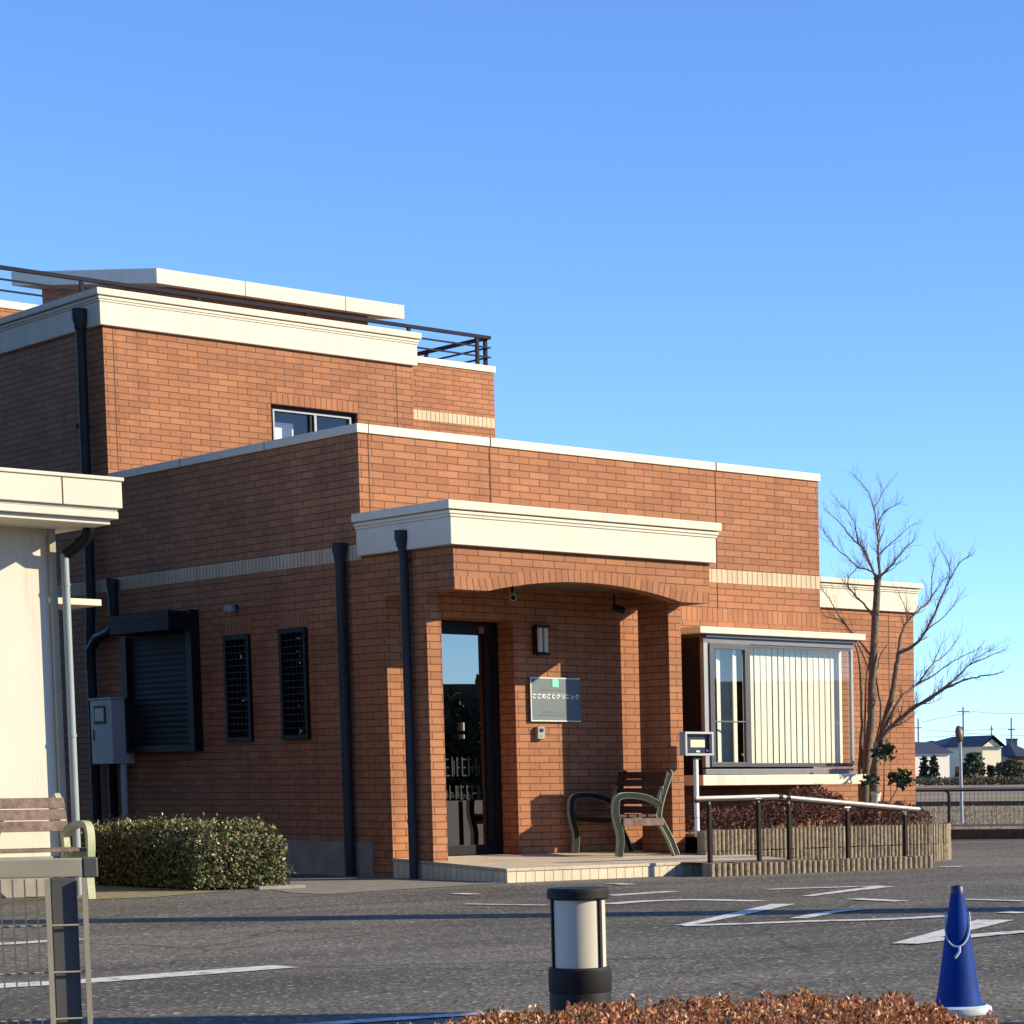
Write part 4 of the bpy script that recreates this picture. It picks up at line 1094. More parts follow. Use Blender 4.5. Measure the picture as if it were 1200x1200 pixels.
DP = thing('display_post', 'small framed digital display on a slim white post beside the porch', 'display', (2.905, -1.36, .0))
k = MB(); k.tube([(0, 0, .34), (0, 0, 1.12)], .026, 12); k.build('post', M['white'], DP)
k = MB(); k.tube([(0, 0, .70), (0, 0, .725)], .029, 12); k.tube([(0, 0, .53), (0, 0, .535)], .0275, 12); k.build('collar', M['joint'], DP)
hd = MB(); X0, X1, Z0_, Z1_ = -.17, .19, 1.16, 1.40
hd.box(X0, X1, .02, .04, Z0_, Z1_); hd.box(X0, X0 + .022, -.06, .02, Z0_, Z1_); hd.box(X1 - .022, X1, -.06, .02, Z0_, Z1_); hd.box(X0 + .022, X1 - .022, -.06, .02, Z1_ - .022, Z1_); hd.box(X0 + .022, X1 - .022, -.06, .02, Z0_, Z0_ + .022)
ho = hd.build('case', plain('grey_white_case', (0.42, 0.43, 0.45), .5), DP, .003)
k = MB(); k.box(X0 + .024, X1 - .024, -.01, .0, Z0_ + .024, Z1_ - .024); k.build('front_panel', M['screen'], ho)
k = MB(); k.box(-.07, .11, -.014, -.0105, 1.245, 1.32); k.build('screen', M['lcd'], ho)
k = MB(); k.box(.0, .045, -.016, -.0105, 1.195, 1.212); k.box(.130, .152, -.016, -.0105, 1.20, 1.222); k.build('button', M['white'], ho)
k = MB(); k.box(-.05, .05, -.02, .02, 1.12, 1.158); k.build('mount', M['dark'], DP)

# ================================================================ PLANTS
def rand_in(rg, f, n):
    return [f(rg) for _ in range(n)]
# left hedge
rg = random.Random(11)
HX0, HX1, HY0, HY1 = -2.50, -1.72, -1.50, 1.0
def hedge_h(x, y): return .545 + .02 * math.sin(x * 7 + y * 3) + .015 * math.sin(y * 9)
def hedge_pt(r):
    for _ in range(50):
        x = r.uniform(HX0 - .02, HX1 + .02); y = r.uniform(HY0 - .02, HY1); z = r.uniform(.02, .62)
        h = hedge_h(x, y)
        e = min(x - HX0, HX1 - x, y - HY0, (h - z) * 1.0)
        # round the top edges and narrow the foot
        rnd = min(x - HX0, HX1 - x, y - HY0)
        if z > h - max(0, .10 - rnd) * .9: continue
        if e < .10 * r.random() ** .7 or r.random() < .05: return (x + r.gauss(0, .012), y + r.gauss(0, .012), z + (r.expovariate(80) if z > h - .08 else 0))
    return (x, y, min(z, .5))
mb = MB(); leaves(mb, rand_in(rg, hedge_pt, 22000), .036, rg, up=.3, aspect=.65)
for _ in range(7):
    x, y = rg.uniform(HX0 + .1, HX1 - .1), rg.uniform(HY0 + .1, HY0 + 1.2); h = hedge_h(x, y)
    leaves(mb, [(x + rg.gauss(0, .01), y + rg.gauss(0, .01), h + q * .022) for q in range(rg.randint(2, 5))], .035, rg, up=1.0)
for _ in range(40): leaves(mb, [(HX1 + rg.uniform(0, .12), HY0 + rg.uniform(0, .2), rg.uniform(.05, .2))], .04, rg)
HG = thing('clipped_hedge', 'clipped green box hedge beside the shaded brick wall', 'hedge')
mb.build('foliage', M['hedge_leaf'], HG)
k = MB()
rg = random.Random(4)
for _ in range(60):
    x, y = rg.uniform(HX0 + .08, HX1 - .08), rg.uniform(HY0 + .08, HY1)
    k.tube([(x, y, 0), (x + rg.uniform(-.06, .06), y + rg.uniform(-.06, .06), .25), (x + rg.uniform(-.12, .12), y + rg.uniform(-.12, .12), .5)], [.012, .008, .003], 5)
k.build('stem', M['twig'], HG)
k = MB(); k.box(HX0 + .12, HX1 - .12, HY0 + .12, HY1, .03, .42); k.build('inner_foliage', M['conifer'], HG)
# kerb stone at the hedge foot
k = MB(); k.obox((-2.1, -1.74, 0), (.42, -.03, 0), (0, .10, 0), (0, 0, .03)); tag(k.build('edging_stone', M['concrete'], None, .006), 'short pale edging stone at the foot of the clipped hedge', 'edging')

# front hedge near the camera
rg = random.Random(21)
def front_top(x):
    pts_ = [(-1.50, .36), (-1.40, .405), (-1.19, .44), (-.97, .458), (-.6, .473), (-.45, .475), (-.28, .46), (-.15, .41), (-.08, .30)]
    for (a, ha), (b, hb) in zip(pts_, pts_[1:]):
        if a <= x <= b: return ha + (hb - ha) * (x - a) / (b - a) - .008 + .008 * math.sin(x * 31) + .006 * math.sin(x * 67)
    return .2
def fh_pt(r):
    x = r.uniform(-1.5, -.08); d = r.uniform(4.35, 5.18) ; h = front_top(x) - max(0, d - 5.02) * .25
    if r.random() < .72: z = h - r.random() ** 2 * .10
    else: z = r.uniform(.02, h)
    return cam_pt(x, d, z)
mb = MB(); P = rand_in(rg, fh_pt, 64000)
leaves(mb, P, .0115, rg, up=.5, aspect=.75)
for _ in range(700):
    x = rg.uniform(-1.42, -.12); d = rg.uniform(4.4, 5.15); h = front_top(x)
    leaves(mb, [cam_pt(x + rg.gauss(0, .003), d, h + q * .005 - .008) for q in range(rg.randint(1, 4))], .0125, rg, up=1.2, aspect=.7)
FH = thing('front_hedge', 'low hedge with bronze red leaf tips along the bottom edge', 'hedge')
mb.build('foliage', M['hedge_leaf_red'], FH)
k = MB()
for _ in range(90):
    x, d = rg.uniform(-1.4, -.15), rg.uniform(4.45, 5.05); h = front_top(x)
    k.tube([cam_pt(x, d, 0), cam_pt(x + rg.uniform(-.03, .03), d, h * .5), cam_pt(x + rg.uniform(-.05, .05), d + rg.uniform(-.04, .04), h * .97)], [.006, .004, .0015], 5)
k.build('stem', M['twig'], FH)

# red shrubs in the planter
def mound(rg, cx_, cy_, rx, ry, h, zb, n):
    out = []
    for _ in range(n):
        while True:
            x, y = rg.uniform(-1, 1), rg.uniform(-1, 1); q = x * x + y * y
            if q < 1: break
        top = h * math.sqrt(1 - q * .85) * (1 + .12 * math.sin(x * 9 + cx_ * 5) * math.cos(y * 7))
        z = top * (1 - rg.random() ** 2.2 * .75)
        out.append((cx_ + x * rx, cy_ + y * ry, zb + z))
    return out
REDS = [('tall dark red shrub in the bed under the right end of the bay window', (4.75, -.98, .52, .36, .45), 5200, 1),
        ('low dark red shrub in the bed just right of the display post', (3.55, -1.02, .52, .30, .25), 2600, 2),
        ('dark red shrub filling the right corner of the planting bed', (5.60, -1.08, .48, .32, .28), 3600, 3),
        ('middle dark red shrub in the bed behind the second handrail post', (4.12, -1.0, .40, .30, .31), 2600, 4),
        ('small red shrub behind the pale post at the wing wall', (6.2, -.75, .38, .4, .27), 2200, 5)]
for lb, (a, b, rx, ry, h), n, sd in REDS:
    rg = random.Random(sd)
    t = thing('red_shrub', lb, 'shrub', (a, b, .34), 0, 'dark red shrubs in the planting bed')
    mb = MB(); leaves(mb, mound(rg, 0, 0, rx, ry, h, .02, n), .034, rg, up=.6, aspect=.45); mb.build('foliage', M['nandina'], t)
    k = MB()
    for _ in range(40):
        x, y = rg.uniform(-.5, .5) * rx, rg.uniform(-.5, .5) * ry
        k.tube([(x, y, 0), (x * 1.4, y * 1.4, h * .5), (x * 1.8 + rg.gauss(0, .03), y * 1.8, h * .85)], [.007, .004, .002], 5)
    k.build('stem', M['twig'], t)
# dry bare twigs at the left of the bed
rg = random.Random(9)
k = MB()
for _ in range(70):
    x = rg.uniform(3.0, 4.5); y = rg.uniform(-1.35, -1.1); P_ = [Vector((x, y, .35))]
    d = Vector((rg.gauss(0, .6), rg.gauss(0, .3), 1)).normalized()
    for i in range(5):
        d = (d + Vector((rg.gauss(0, .5), rg.gauss(0, .3), rg.gauss(0, .3) - .2))).normalized(); P_.append(P_[-1] + d * .04)
    k.tube(P_, [.004, .004, .0035, .003, .0025, .002], 4)
tag(k.build('dry_stems', M['grass']), 'tangle of dry bare stems at the left of the planting bed', 'plant')
# grass tufts on the planter edge
rg = random.Random(10)
mb = MB()
for _ in range(900):
    u = rg.uniform(3.9, 6.6); y = -1.36 + max(0, u - 5.9) * .55 + rg.uniform(-.03, .06)
    leaves(mb, [(u, y, .345)], .085 * rg.uniform(.4, 1.2), rg, up=2.2, aspect=.12)
struct(mb.build('grass', M['grass']), 'stuff')
# camellia
rg = random.Random(14)
CM = thing('camellia', 'glossy dark green evergreen with two leaf clumps at the tree foot', 'shrub', (5.78, -.95, .34))
mb = MB()
for c, r_, n in (((.02, -.05, .875), (.15, .12, .10), 150), ((.12, -.20, .56), (.15, .12, .085), 150), ((-.16, .02, .55), (.11, .1, .06), 60)):
    P = []
    for _ in range(n):
        v = Vector((rg.gauss(0, 1), rg.gauss(0, 1), rg.gauss(0, 1))).normalized() * rg.random() ** .4
        P.append((c[0] + v.x * r_[0], c[1] + v.y * r_[1], c[2] + v.z * r_[2]))
    leaves(mb, P, .075, rg, up=.2, aspect=.5)
mb.build('foliage', M['camellia'], CM)
k = MB(); k.tube([(0, 0, 0), (.02, -.03, .4), (.02, -.05, .85)], [.012, .009, .005], 6); k.tube([(.01, -.02, .2), (.08, -.12, .38), (.12, -.2, .54)], [.008, .006, .004], 6); k.tube([(.01, -.02, .2), (-.1, .0, .4), (-.16, .02, .52)], [.008, .006, .004], 6)
k.build('stem', M['bark'], CM)
GP = thing('garden_post', 'stubby cream post standing among the red shrubs', 'post', (5.62, -1.05, .34))
k = MB(); k.lathe([(0, .0), (.048, .0), (.048, .38), (.058, .385), (.058, .425), (.05, .43), (0, .43)], (0, 0), 20); k.build('shaft', M['lcd'], GP)
k = MB(); k.lathe([(.049, .30), (.052, .30), (.052, .33), (.049, .33)], (0, 0), 20); k.build('band', M['white'], GP)

# bare multi-stem tree
TREE = {'A':([[6.001,-0.43,0.794],[6.05,-0.443,1.227],[6.095,-0.459,1.612],[6.12,-0.454,1.996],[6.152,-0.455,2.38],[6.183,-0.457,2.764],[6.208,-0.464,3.052],[6.212,-0.47,3.166]],(0.046,0.038)),'A1':([[6.208,-0.466,3.166],[6.221,-0.41,3.228],[6.218,-0.325,3.376],[6.221,-0.252,3.487],[6.204,-0.161,3.573],[6.172,-0.053,3.675],[6.121,0.084,3.84],[6.047,0.24,3.982]],(0.02,0.004)),'A2':([[6.212,-0.47,3.166],[6.241,-0.474,3.244],[6.249,-0.441,3.437],[6.269,-0.423,3.611],[6.274,-0.391,3.776],[6.275,-0.351,3.97],[6.251,-0.287,4.145],[6.156,-0.145,4.35]],(0.022,0.004)),'A3':([[6.215,-0.473,3.166],[6.197,-0.595,3.215],[6.208,-0.741,3.32],[6.213,-0.88,3.434],[6.238,-1.038,3.546]],(0.018,0.004)),'A4':([[6.21,-0.465,3.185],[6.166,-0.429,3.242],[6.062,-0.33,3.291],[5.981,-0.25,3.386],[5.882,-0.147,3.511],[5.816,-0.08,3.626],[5.757,-0.02,3.75]],(0.012,0.003)),'A5':([[6.256,-0.448,3.437],[6.358,-0.553,3.57],[6.503,-0.697,3.75]],(0.01,0.003)),'A6':([[6.273,-0.392,3.757],[6.235,-0.581,3.901],[6.224,-0.808,3.977]],(0.009,0.003)),'A7':([[6.274,-0.352,3.951],[6.417,-0.311,4.108],[6.537,-0.253,4.219]],(0.008,0.003)),'A8':([[6.204,-0.161,3.573],[6.108,-0.229,3.73],[5.986,-0.27,3.88],[5.823,-0.27,4.01]],(0.009,0.003)),'S1':([[6.168,-0.444,2.745],[6.083,-0.369,2.889],[5.997,-0.296,3.003],[5.948,-0.266,3.088],[5.954,-0.291,3.192],[6.027,-0.384,3.314]],(0.014,0.004)),'S2':([[6.132,-0.446,2.284],[5.981,-0.246,2.585],[5.903,-0.135,2.769],[5.85,-0.053,2.943],[5.794,0.026,3.06]],(0.012,0.004)),'S3':([[6.12,-0.441,2.093],[5.993,-0.289,2.526],[5.889,-0.193,2.689],[5.751,-0.076,2.746]],(0.009,0.003)),'B':([[5.971,-0.598,0.938],[6.046,-0.62,1.225],[6.115,-0.636,1.512],[6.224,-0.681,1.896],[6.276,-0.685,2.136],[6.319,-0.685,2.329]],(0.036,0.026)),'B1':([[6.319,-0.685,2.329],[6.404,-0.639,2.525],[6.52,-0.629,2.693],[6.69,-0.677,2.852],[6.816,-0.686,2.944],[6.897,-0.632,3.173],[6.993,-0.591,3.423]],(0.022,0.004)),'B2':([[6.319,-0.685,2.329],[6.416,-0.822,2.402],[6.491,-0.928,2.534],[6.581,-1.034,2.799],[6.625,-1.102,2.988],[6.666,-1.172,3.128],[6.737,-1.267,3.316],[6.821,-1.388,3.407]],(0.022,0.004)),'B3':([[6.666,-1.172,3.128],[6.718,-1.093,3.326],[6.709,-0.952,3.525]],(0.009,0.003)),'B4':([[6.506,-0.941,2.563],[6.732,-1.012,2.74],[6.914,-1.035,2.939]],(0.009,0.003)),'B5':([[6.52,-0.629,2.693],[6.438,-0.679,2.812],[6.328,-0.689,3.016]],(0.009,0.003)),'B6':([[6.816,-0.686,2.944],[6.706,-0.919,3.05],[6.6,-1.159,3.145]],(0.008,0.003)),'C':([[5.961,-0.654,0.985],[6.018,-0.682,1.32],[6.112,-0.768,1.491],[6.208,-0.864,1.604],[6.289,-0.947,1.699],[6.41,-1.072,1.793],[6.546,-1.208,1.915],[6.694,-1.36,2.009],[6.824,-1.502,2.045],[7.002,-1.69,2.1]],(0.032,0.004)),'C2':([[6.29,-0.947,1.708],[6.426,-1.126,1.839],[6.569,-1.311,1.998],[6.66,-1.44,2.148],[6.799,-1.626,2.258],[6.917,-1.793,2.331]],(0.018,0.003)),'C3':([[6.05,-0.707,1.463],[6.272,-0.755,1.808],[6.47,-0.799,1.964],[6.687,-0.853,2.208],[6.837,-0.84,2.435]],(0.022,0.004)),'C4':([[6.47,-0.799,1.964],[6.63,-0.912,2.07],[6.821,-1.05,2.233],[7.073,-1.252,2.397]],(0.012,0.003)),'C5':([[6.546,-1.208,1.915],[6.663,-1.324,2.076],[6.766,-1.427,2.218],[6.9,-1.566,2.34]],(0.01,0.003)),'C6':([[6.687,-0.853,2.208],[6.904,-0.866,2.339],[7.114,-0.861,2.54]],(0.009,0.003)),'D':([[6.061,-0.294,0.987],[6.121,-0.268,1.52],[6.157,-0.223,2.004],[6.167,-0.174,2.296],[6.16,-0.127,2.443]],(0.024,0.008)),'D2':([[6.091,-0.32,1.035],[6.109,-0.339,1.518],[6.12,-0.352,2.0],[6.138,-0.396,2.287]],(0.02,0.007)),'E':([[6.138,-0.446,1.227],[6.221,-0.477,1.565],[6.233,-0.44,1.855],[6.236,-0.398,2.097],[6.282,-0.409,2.29],[6.359,-0.457,2.435]],(0.016,0.005))}
TREE = {k: ([tuple(CAM + (Vector(p) - CAM) * 1.085) for p in P_], (r_[0] * (1.2 if len(k) == 1 else 1.1), r_[1] * (1.1 if len(k) == 1 else .9))) for k, (P_, r_) in TREE.items()}   # stands back by the wing wall
rg = random.Random(33)
TR = thing('bare_tree', 'leafless multi stemmed tree rising from the bed beside the bay window', 'tree', TREE['A'][0][0])
TB = Vector(TREE['A'][0][0])
trunk, crown = MB(), MB()
def cat(P, k=4):
    P = [Vector(p) for p in P]; out = []
    for i in range(len(P) - 1):
        p0, p1, p2, p3 = P[max(i - 1, 0)], P[i], P[i + 1], P[min(i + 2, len(P) - 1)]
        for j in range(k):
            t = j / k
            out.append(0.5 * ((2 * p1) + (p2 - p0) * t + (2 * p0 - 5 * p1 + 4 * p2 - p3) * t * t + (3 * p1 - p0 - 3 * p2 + p3) * t ** 3))
    out.append(P[-1]); return out
def twig(p, d, L, r, lvl):
    P = [p]; q = p; dd = d.copy(); n = 5
    for i in range(n):
        dd = (dd + Vector((rg.gauss(0, .09), rg.gauss(0, .09), rg.gauss(0, .07) + .06))).normalized(); q = q + dd * L / n; P.append(q)
    crown.tube(P, [r * (1 - .75 * i / n) for i in range(n + 1)], 5, caps=False)
    if lvl > 0:
        for i in range(1, n + 1):
            for _ in range(1 if rg.random() < .6 else 0):
                ax_ = Vector((rg.gauss(0, 1), rg.gauss(0, 1), rg.gauss(0, 1))).normalized()
                d2 = (dd + ax_ * .75 + Vector((0, 0, .25))).normalized()
                twig(P[i], d2, L * rg.uniform(.35, .6), r * .6, lvl - 1)
for nm, (P, (r0, r1)) in TREE.items():
    Q = [q - TB for q in cat(P)]
    n = len(Q)
    big = len(nm) == 1
    jig = [Q[i] + Vector((rg.gauss(0, 1), rg.gauss(0, 1), rg.gauss(0, 1))) * (.004 if 0 < i < n - 1 else 0) for i in range(n)]
    if big: jig[0] = Vector((jig[0].x, jig[0].y, min(jig[0].z, .30 - TB.z)))
    rad = [r0 + (r1 - r0) * (i / (n - 1)) ** .8 for i in range(n)]
    if nm in ('A', 'B', 'C'):
        rad[0] *= 1.25
    (trunk if big else crown).tube(jig, rad, 9 if big else 7)
    if big and nm != 'C': continue
    L = sum((jig[i + 1] - jig[i]).length for i in range(n - 1))
    for i in range(max(2, n // 5), n):
        for _ in range(2 if rg.random() < .45 else 1):
            d = (jig[min(i + 1, n - 1)] - jig[i - 1]).normalized()
            ax_ = Vector((rg.gauss(0, 1), rg.gauss(0, 1), rg.gauss(0, .8))).normalized()
            d2 = (d + ax_ * .7 + Vector((0, 0, .2))).normalized()
            twig(jig[i], d2, rg.uniform(.13, .34) * (1 - .45 * i / n), max(.0022, rad[i] * .32), 2 if rg.random() < .6 else 1)
kn = MB()
kn.lathe([(0, -.02), (.05, -.015), (.055, .01), (.04, .03), (0, .035)], (0, 0), 12)
trunk.build('trunk', M['bark'], TR); crown.build('crown', M['twig'], TR)
o = kn.build('pruning_knob', M['bark'], TR); o.location = Vector(TREE['A0'][0][-1] if 'A0' in TREE else TREE['A'][0][-1]) - TB

# ================================================================ BACKGROUND
# guard fence beyond the lot
G0 = cam_pt(-1.9, 35.7, 0); gd = math.atan2(-.7220, .6919)
GF = thing('guard_fence', 'black pipe guard fence along the far edge of the parking lot', 'fence', G0, gd)
k = MB(); k.box(-1.5, 8, -.02, .02, .715, .745); k.build('top_rail', M['guard'], GF)
k = MB(); k.box(-1.5, 8, -.026, .026, .746, .772); k.build('rail_cap', M['guard_top'], GF)
k = MB(); k.box(-1.5, 8, -.015, .015, .205, .235); k.build('bottom_rail', M['guard_top'], GF)
for x in (-1.2, .20, 3.2, 6.2):
    k = MB(); k.tube([(x - .06, 0, .73), (x - .012, 0, .71), (x, 0, .66), (x, 0, .10), (x + .01, -.05, .02), (x + .01, -.08, .0)], .022, 8); k.build('post', M['guard'], GF)
k = MB()
x = -1.45
while x < 8: k.box(x, x + .005, -.004, .004, .235, .715); x += .065
k.build('vertical_bar', M['guard'], GF)
k = MB(); k.obox(cam_pt(-6, 36.3, 0), cam_pt(8, 36.3, 0) - cam_pt(-6, 36.3, 0), cam_pt(-6, 36.55, 0) - cam_pt(-6, 36.3, 0), (0, 0, .15)); tag(k.build('concrete_kerb', M['soil']), 'concrete kerb behind the guard fence, coloured dark for the shade there', 'kerb')  # soil colour stands in for the kerb's shaded front
# dry grass verge beyond
rg = random.Random(8)
mb = MB()
for _ in range(2600):
    d = rg.uniform(38, 75); x = rg.uniform(-.075, .02) * d
    p = cam_pt(x, d, .0); leaves(mb, [p], rg.uniform(.05, .15), rg, up=1, aspect=.2)
struct(mb.build('grass', M['grass']), 'stuff')
k = MB(); k.obox(cam_pt(-12, 78, 0), cam_pt(12, 78, 0) - cam_pt(-12, 78, 0), cam_pt(-12, 78.4, 0) - cam_pt(-12, 78, 0), (0, 0, .16)); tag(k.build('field_wall', M['soil']), 'long low dark retaining wall across the dry field', 'wall')
# traffic mirror
MR = thing('traffic_mirror', 'round traffic mirror seen from behind on a pale pole by the field', 'mirror', cam_pt(-2.10, 49.5, 0))
k = MB(); k.tube([(0, 0, 0), (-.03, 0, 1.95)], .035, 10); k.build('pole', M['galv'], MR)
k = MB(); k.lathe([(0, .05), (.10, .045), (.17, .02), (.19, 0), (.0, 0)], (0, 0), 20); o = k.build('mirror_back', M['mirror_back'], MR); o.location = (-.09, -.05, 1.80); o.rotation_euler = (R(78), 0, R(-15)); o.scale = (.5, .9, 1)
k = MB(); k.box(-.06, .03, -.03, .03, 1.62, 1.66); k.box(-.06, .03, -.03, .03, 1.9, 1.94); k.build('clamp', M['dark'], MR)

# far houses: local frame x to the right, y away from the viewer
HD = 300.0
def px(u): return (u - 1250.2) / 2854.25 * HD
def pz(u, v): return .92 + (911.1 + (1130 - u) * -.0077 * -1 - v) / 2854.25 * HD
fz = math.atan2(-.7220, .6919)
def house(name, label, u0, u1, dep, zw, zr, wall, ridge='x', over=.5, rot=0.0, dd=0.0, hip=0.0):
    t = thing(name, label, 'house', cam_pt((px(u0) + px(u1)) / 2, HD + dd, 0), fz + rot + R(32))
    wv = (px(u1) - px(u0)) / 2
    k = MB(); k.box(-wv, wv, 0, dep, -.5, zw); k.build('wall', M[wall], t)
    k = MB(); o_ = over
    if ridge == 'x':
        h = hip
        A = [(-wv - o_, -o_, zw), (wv + o_, -o_, zw), (wv + o_, dep + o_, zw), (-wv - o_, dep + o_, zw)]
        r0, r1 = (-wv - o_ + h, dep / 2, zr), (wv + o_ - h, dep / 2, zr)
        k.face([A[0], A[1], r1, r0]); k.face([A[2], A[3], r0, r1]); k.face([A[1], A[2], r1]); k.face([A[3], A[0], r0]); k.face(A[::-1])
    else:
        A = [(-wv - o_, -o_, zw), (wv + o_, -o_, zw), (wv + o_, dep + o_, zw), (-wv - o_, dep + o_, zw)]
        r0, r1 = (0, -o_, zr), (0, dep + o_, zr)
        k.face([A[0], r0, r1, A[3]]); k.face([A[1], A[2], r1, r0]); k.face([A[2], A[3], r1]); k.face(A[::-1])
        k2 = MB(); k2.face([(-wv, -.02, zw), (wv, -.02, zw), (0, -.02, zr - .45)]); k2.build('gable', M[wall], t)
    k.build('roof', M['roof_tile'], t)
    return t
def hpart(t, n, m, *bx): k = MB(); k.box(*bx); return k.build(n, M[m], t)
t = house('far_house', 'single storey white far house with a long grey tiled roof', 1070, 1118.5, 8, 3.95, 5.35, 'house_white', hip=1.0)
hpart(t, 'window', 'screen', .0, .9, -.05, .02, 1.7, 2.9); hpart(t, 'door', 'house_brown', -1.4, -.6, -.05, .02, .2, 2.3)
t = house('far_house', 'two storey far house with dark hipped roof and grey upper wall', 1108, 1160, 8, 5.0, 6.2, 'house_grey', dd=14, hip=3.0)
hpart(t, 'window', 'screen', -1.8, .2, -.05, .02, 3.4, 4.3); hpart(t, 'window', 'screen', .9, 2.2, -.05, .02, 3.4, 4.3)
t = house('far_house', 'tall cream gabled far house right of the traffic mirror', 1150.5, 1176, 9, 4.75, 6.15, 'house_cream', ridge='y', dd=6)
hpart(t, 'annex', 'house_brown', -4.2, -1.4, -.6, 2, -.2, 2.3)
t = house('far_house', 'low brown far house with a dark hipped roof by the cream gable', 1164, 1200, 7, 2.6, 3.6, 'house_brown', dd=10, hip=1.2)
hpart(t, 'window', 'house_white', -.4, .2, -.05, .02, .9, 2.0)
t = house('far_house', 'dark roofed far house cut by the right edge of the photo', 1190, 1216, 8, 3.6, 5.3, 'house_brown', dd=18, hip=1.6)
hpart(t, 'window', 'house_white', -1.1, -.8, -.05, .02, 1.6, 2.6)
t = thing('far_tower', 'grey square block tower behind the cream gabled house', 'building', cam_pt(px(1182), HD + 30, 0), fz)
k = MB(); k.box(-.75, .75, 0, 2, -.3, 5.9); k.build('wall', M['house_grey'], t); k = MB(); k.box(-.8, .8, -.05, 2.05, 5.9, 6.1); k.build('roof', M['roof_tile'], t)
t = house('far_house', 'pale roofed far house peeping above the long grey roof', 1080, 1106, 8, 5.3, 6.1, 'house_white', dd=40, hip=2.0)

def far_tree(name, label, u, zt, rx, m, sd, n=420, shape='cone', dd=-6, z0=.2, grp=None):
    rg = random.Random(sd); t = thing(name, label, 'tree' if shape != 'bush' else 'bush', cam_pt(px(u), HD + dd, 0), fz, grp)
    mb = MB(); P = []
    for _ in range(n):
        z = rg.random(); a = rg.uniform(0, 2 * math.pi)
        if shape == 'cone': r = rx * (1 - z * .85) * rg.random() ** .5
        elif shape == 'pine':
            layer = rg.choice((.45, .65, .85, 1.0)); z = layer + rg.uniform(-.05, .05); r = rx * (1.25 - layer * .7) * rg.random() ** .5
        else: r = rx * math.sqrt(max(0, 1 - (z * 1.6 - .6) ** 2)) * rg.random() ** .5 if z > .2 else rx * .8 * rg.random() ** .5
        P.append((r * math.cos(a), r * math.sin(a), z0 + z * (zt - z0)))
    leaves(mb, P, .45, rg, up=.3, aspect=.6); mb.build('crown', M[m], t)
    k = MB(); k.tube([(0, 0, 0), (rg.uniform(-.1, .1), 0, zt * .5), (0, 0, zt * .9)], [.12, .09, .03], 6); k.build('trunk', M['bark'], t)
    return t
far_tree('conifer', 'left of two dark upright conifers by the white house', 1089, 3.2, .85, 'conifer', 1)
far_tree('conifer', 'right of two dark upright conifers by the white house', 1100, 3.3, .75, 'conifer', 2)
far_tree('garden_pine', 'layered dark garden pine in front of the cream gable', 1146, 3.5, 1.5, 'conifer', 3, 600, 'pine')
far_tree('conifer', 'small pointed conifer at the foot of the cream gable', 1164.5, 2.2, .5, 'conifer', 4, 260)
for i, (u, zt, rx, lb) in enumerate(((1134, 2.3, .9, 'brown green bush beside the traffic mirror pole'), (1176, 2.4, 1.3, 'round olive bush right of the small pointed conifer'), (1187, 2.9, 1.2, 'tall olive bush before the brown far house'), (1197, 2.6, 1.1, 'olive bush at the right edge of the photo'))):
    far_tree('garden_bush', lb, u, zt, rx, 'far_bush', 20 + i, 420, 'bush')
rg = random.Random(77)
mb = MB()
for _ in range(2600):
    u = rg.uniform(1070, 1205); p = cam_pt(px(u), HD - 9 + rg.uniform(-3, 2), rg.uniform(.0, .85)); leaves(mb, [p], .32, rg, up=.6)
struct(mb.build('garden_undergrowth', M['far_bush']), 'stuff')

def far_pole(label, u, vt, dd, arms):
    t = thing('utility_pole', label, 'utility pole', cam_pt(px(u) * (HD + dd) / HD, HD + dd, 0), fz)
    h = .92 + (911 - vt) / 2854.25 * (HD + dd)
    k = MB(); k.tube([(0, 0, 0), (0, 0, h)], [.16, .10], 8); k.build('shaft', M['pole'], t)
    for dz, wv in arms: k = MB(); k.box(-wv, wv, -.05, .05, h - dz - .06, h - dz + .06); k.build('crossarm', M['pole'], t)
    return t, h
far_pole('left utility pole just clear of the brick wing', 1079.5, 842, 40, ((1.3, .5),))
far_pole('tallest utility pole directly behind the traffic mirror', 1132.0, 829, 20, ((.6, .8),))
far_pole('short utility pole above the ridge of the grey two storey house', 1165, 851, 60, ((.5, .3),))
far_pole('utility pole behind the square block tower', 1188, 842, 30, ((1.6, .5),))
def wire(label, pts, r=.028):
    k = MB(); k.tube(cat([cam_pt(px(u), HD + 25, .92 + (911 - v) / 2854.25 * (HD + 25)) for u, v in pts], 5), r, 5)
    return tag(k.build('power_line', M['pole']), label, 'wire', 'distant power lines')
wire('uppermost distant wire leaving the tallest pole to the right', [(1132, 834), (1165, 837), (1210, 837)])
wire('distant wire dropping left from the tallest pole', [(1132, 835), (1105, 840), (1070, 846)])
wire('middle distant wire crossing behind the mirror', [(1070, 855), (1105, 857.5), (1135, 856), (1188, 855), (1210, 857)])
wire('lowest distant wire above the long grey roof', [(1070, 864), (1100, 863), (1132, 860), (1165, 862), (1210, 863)])

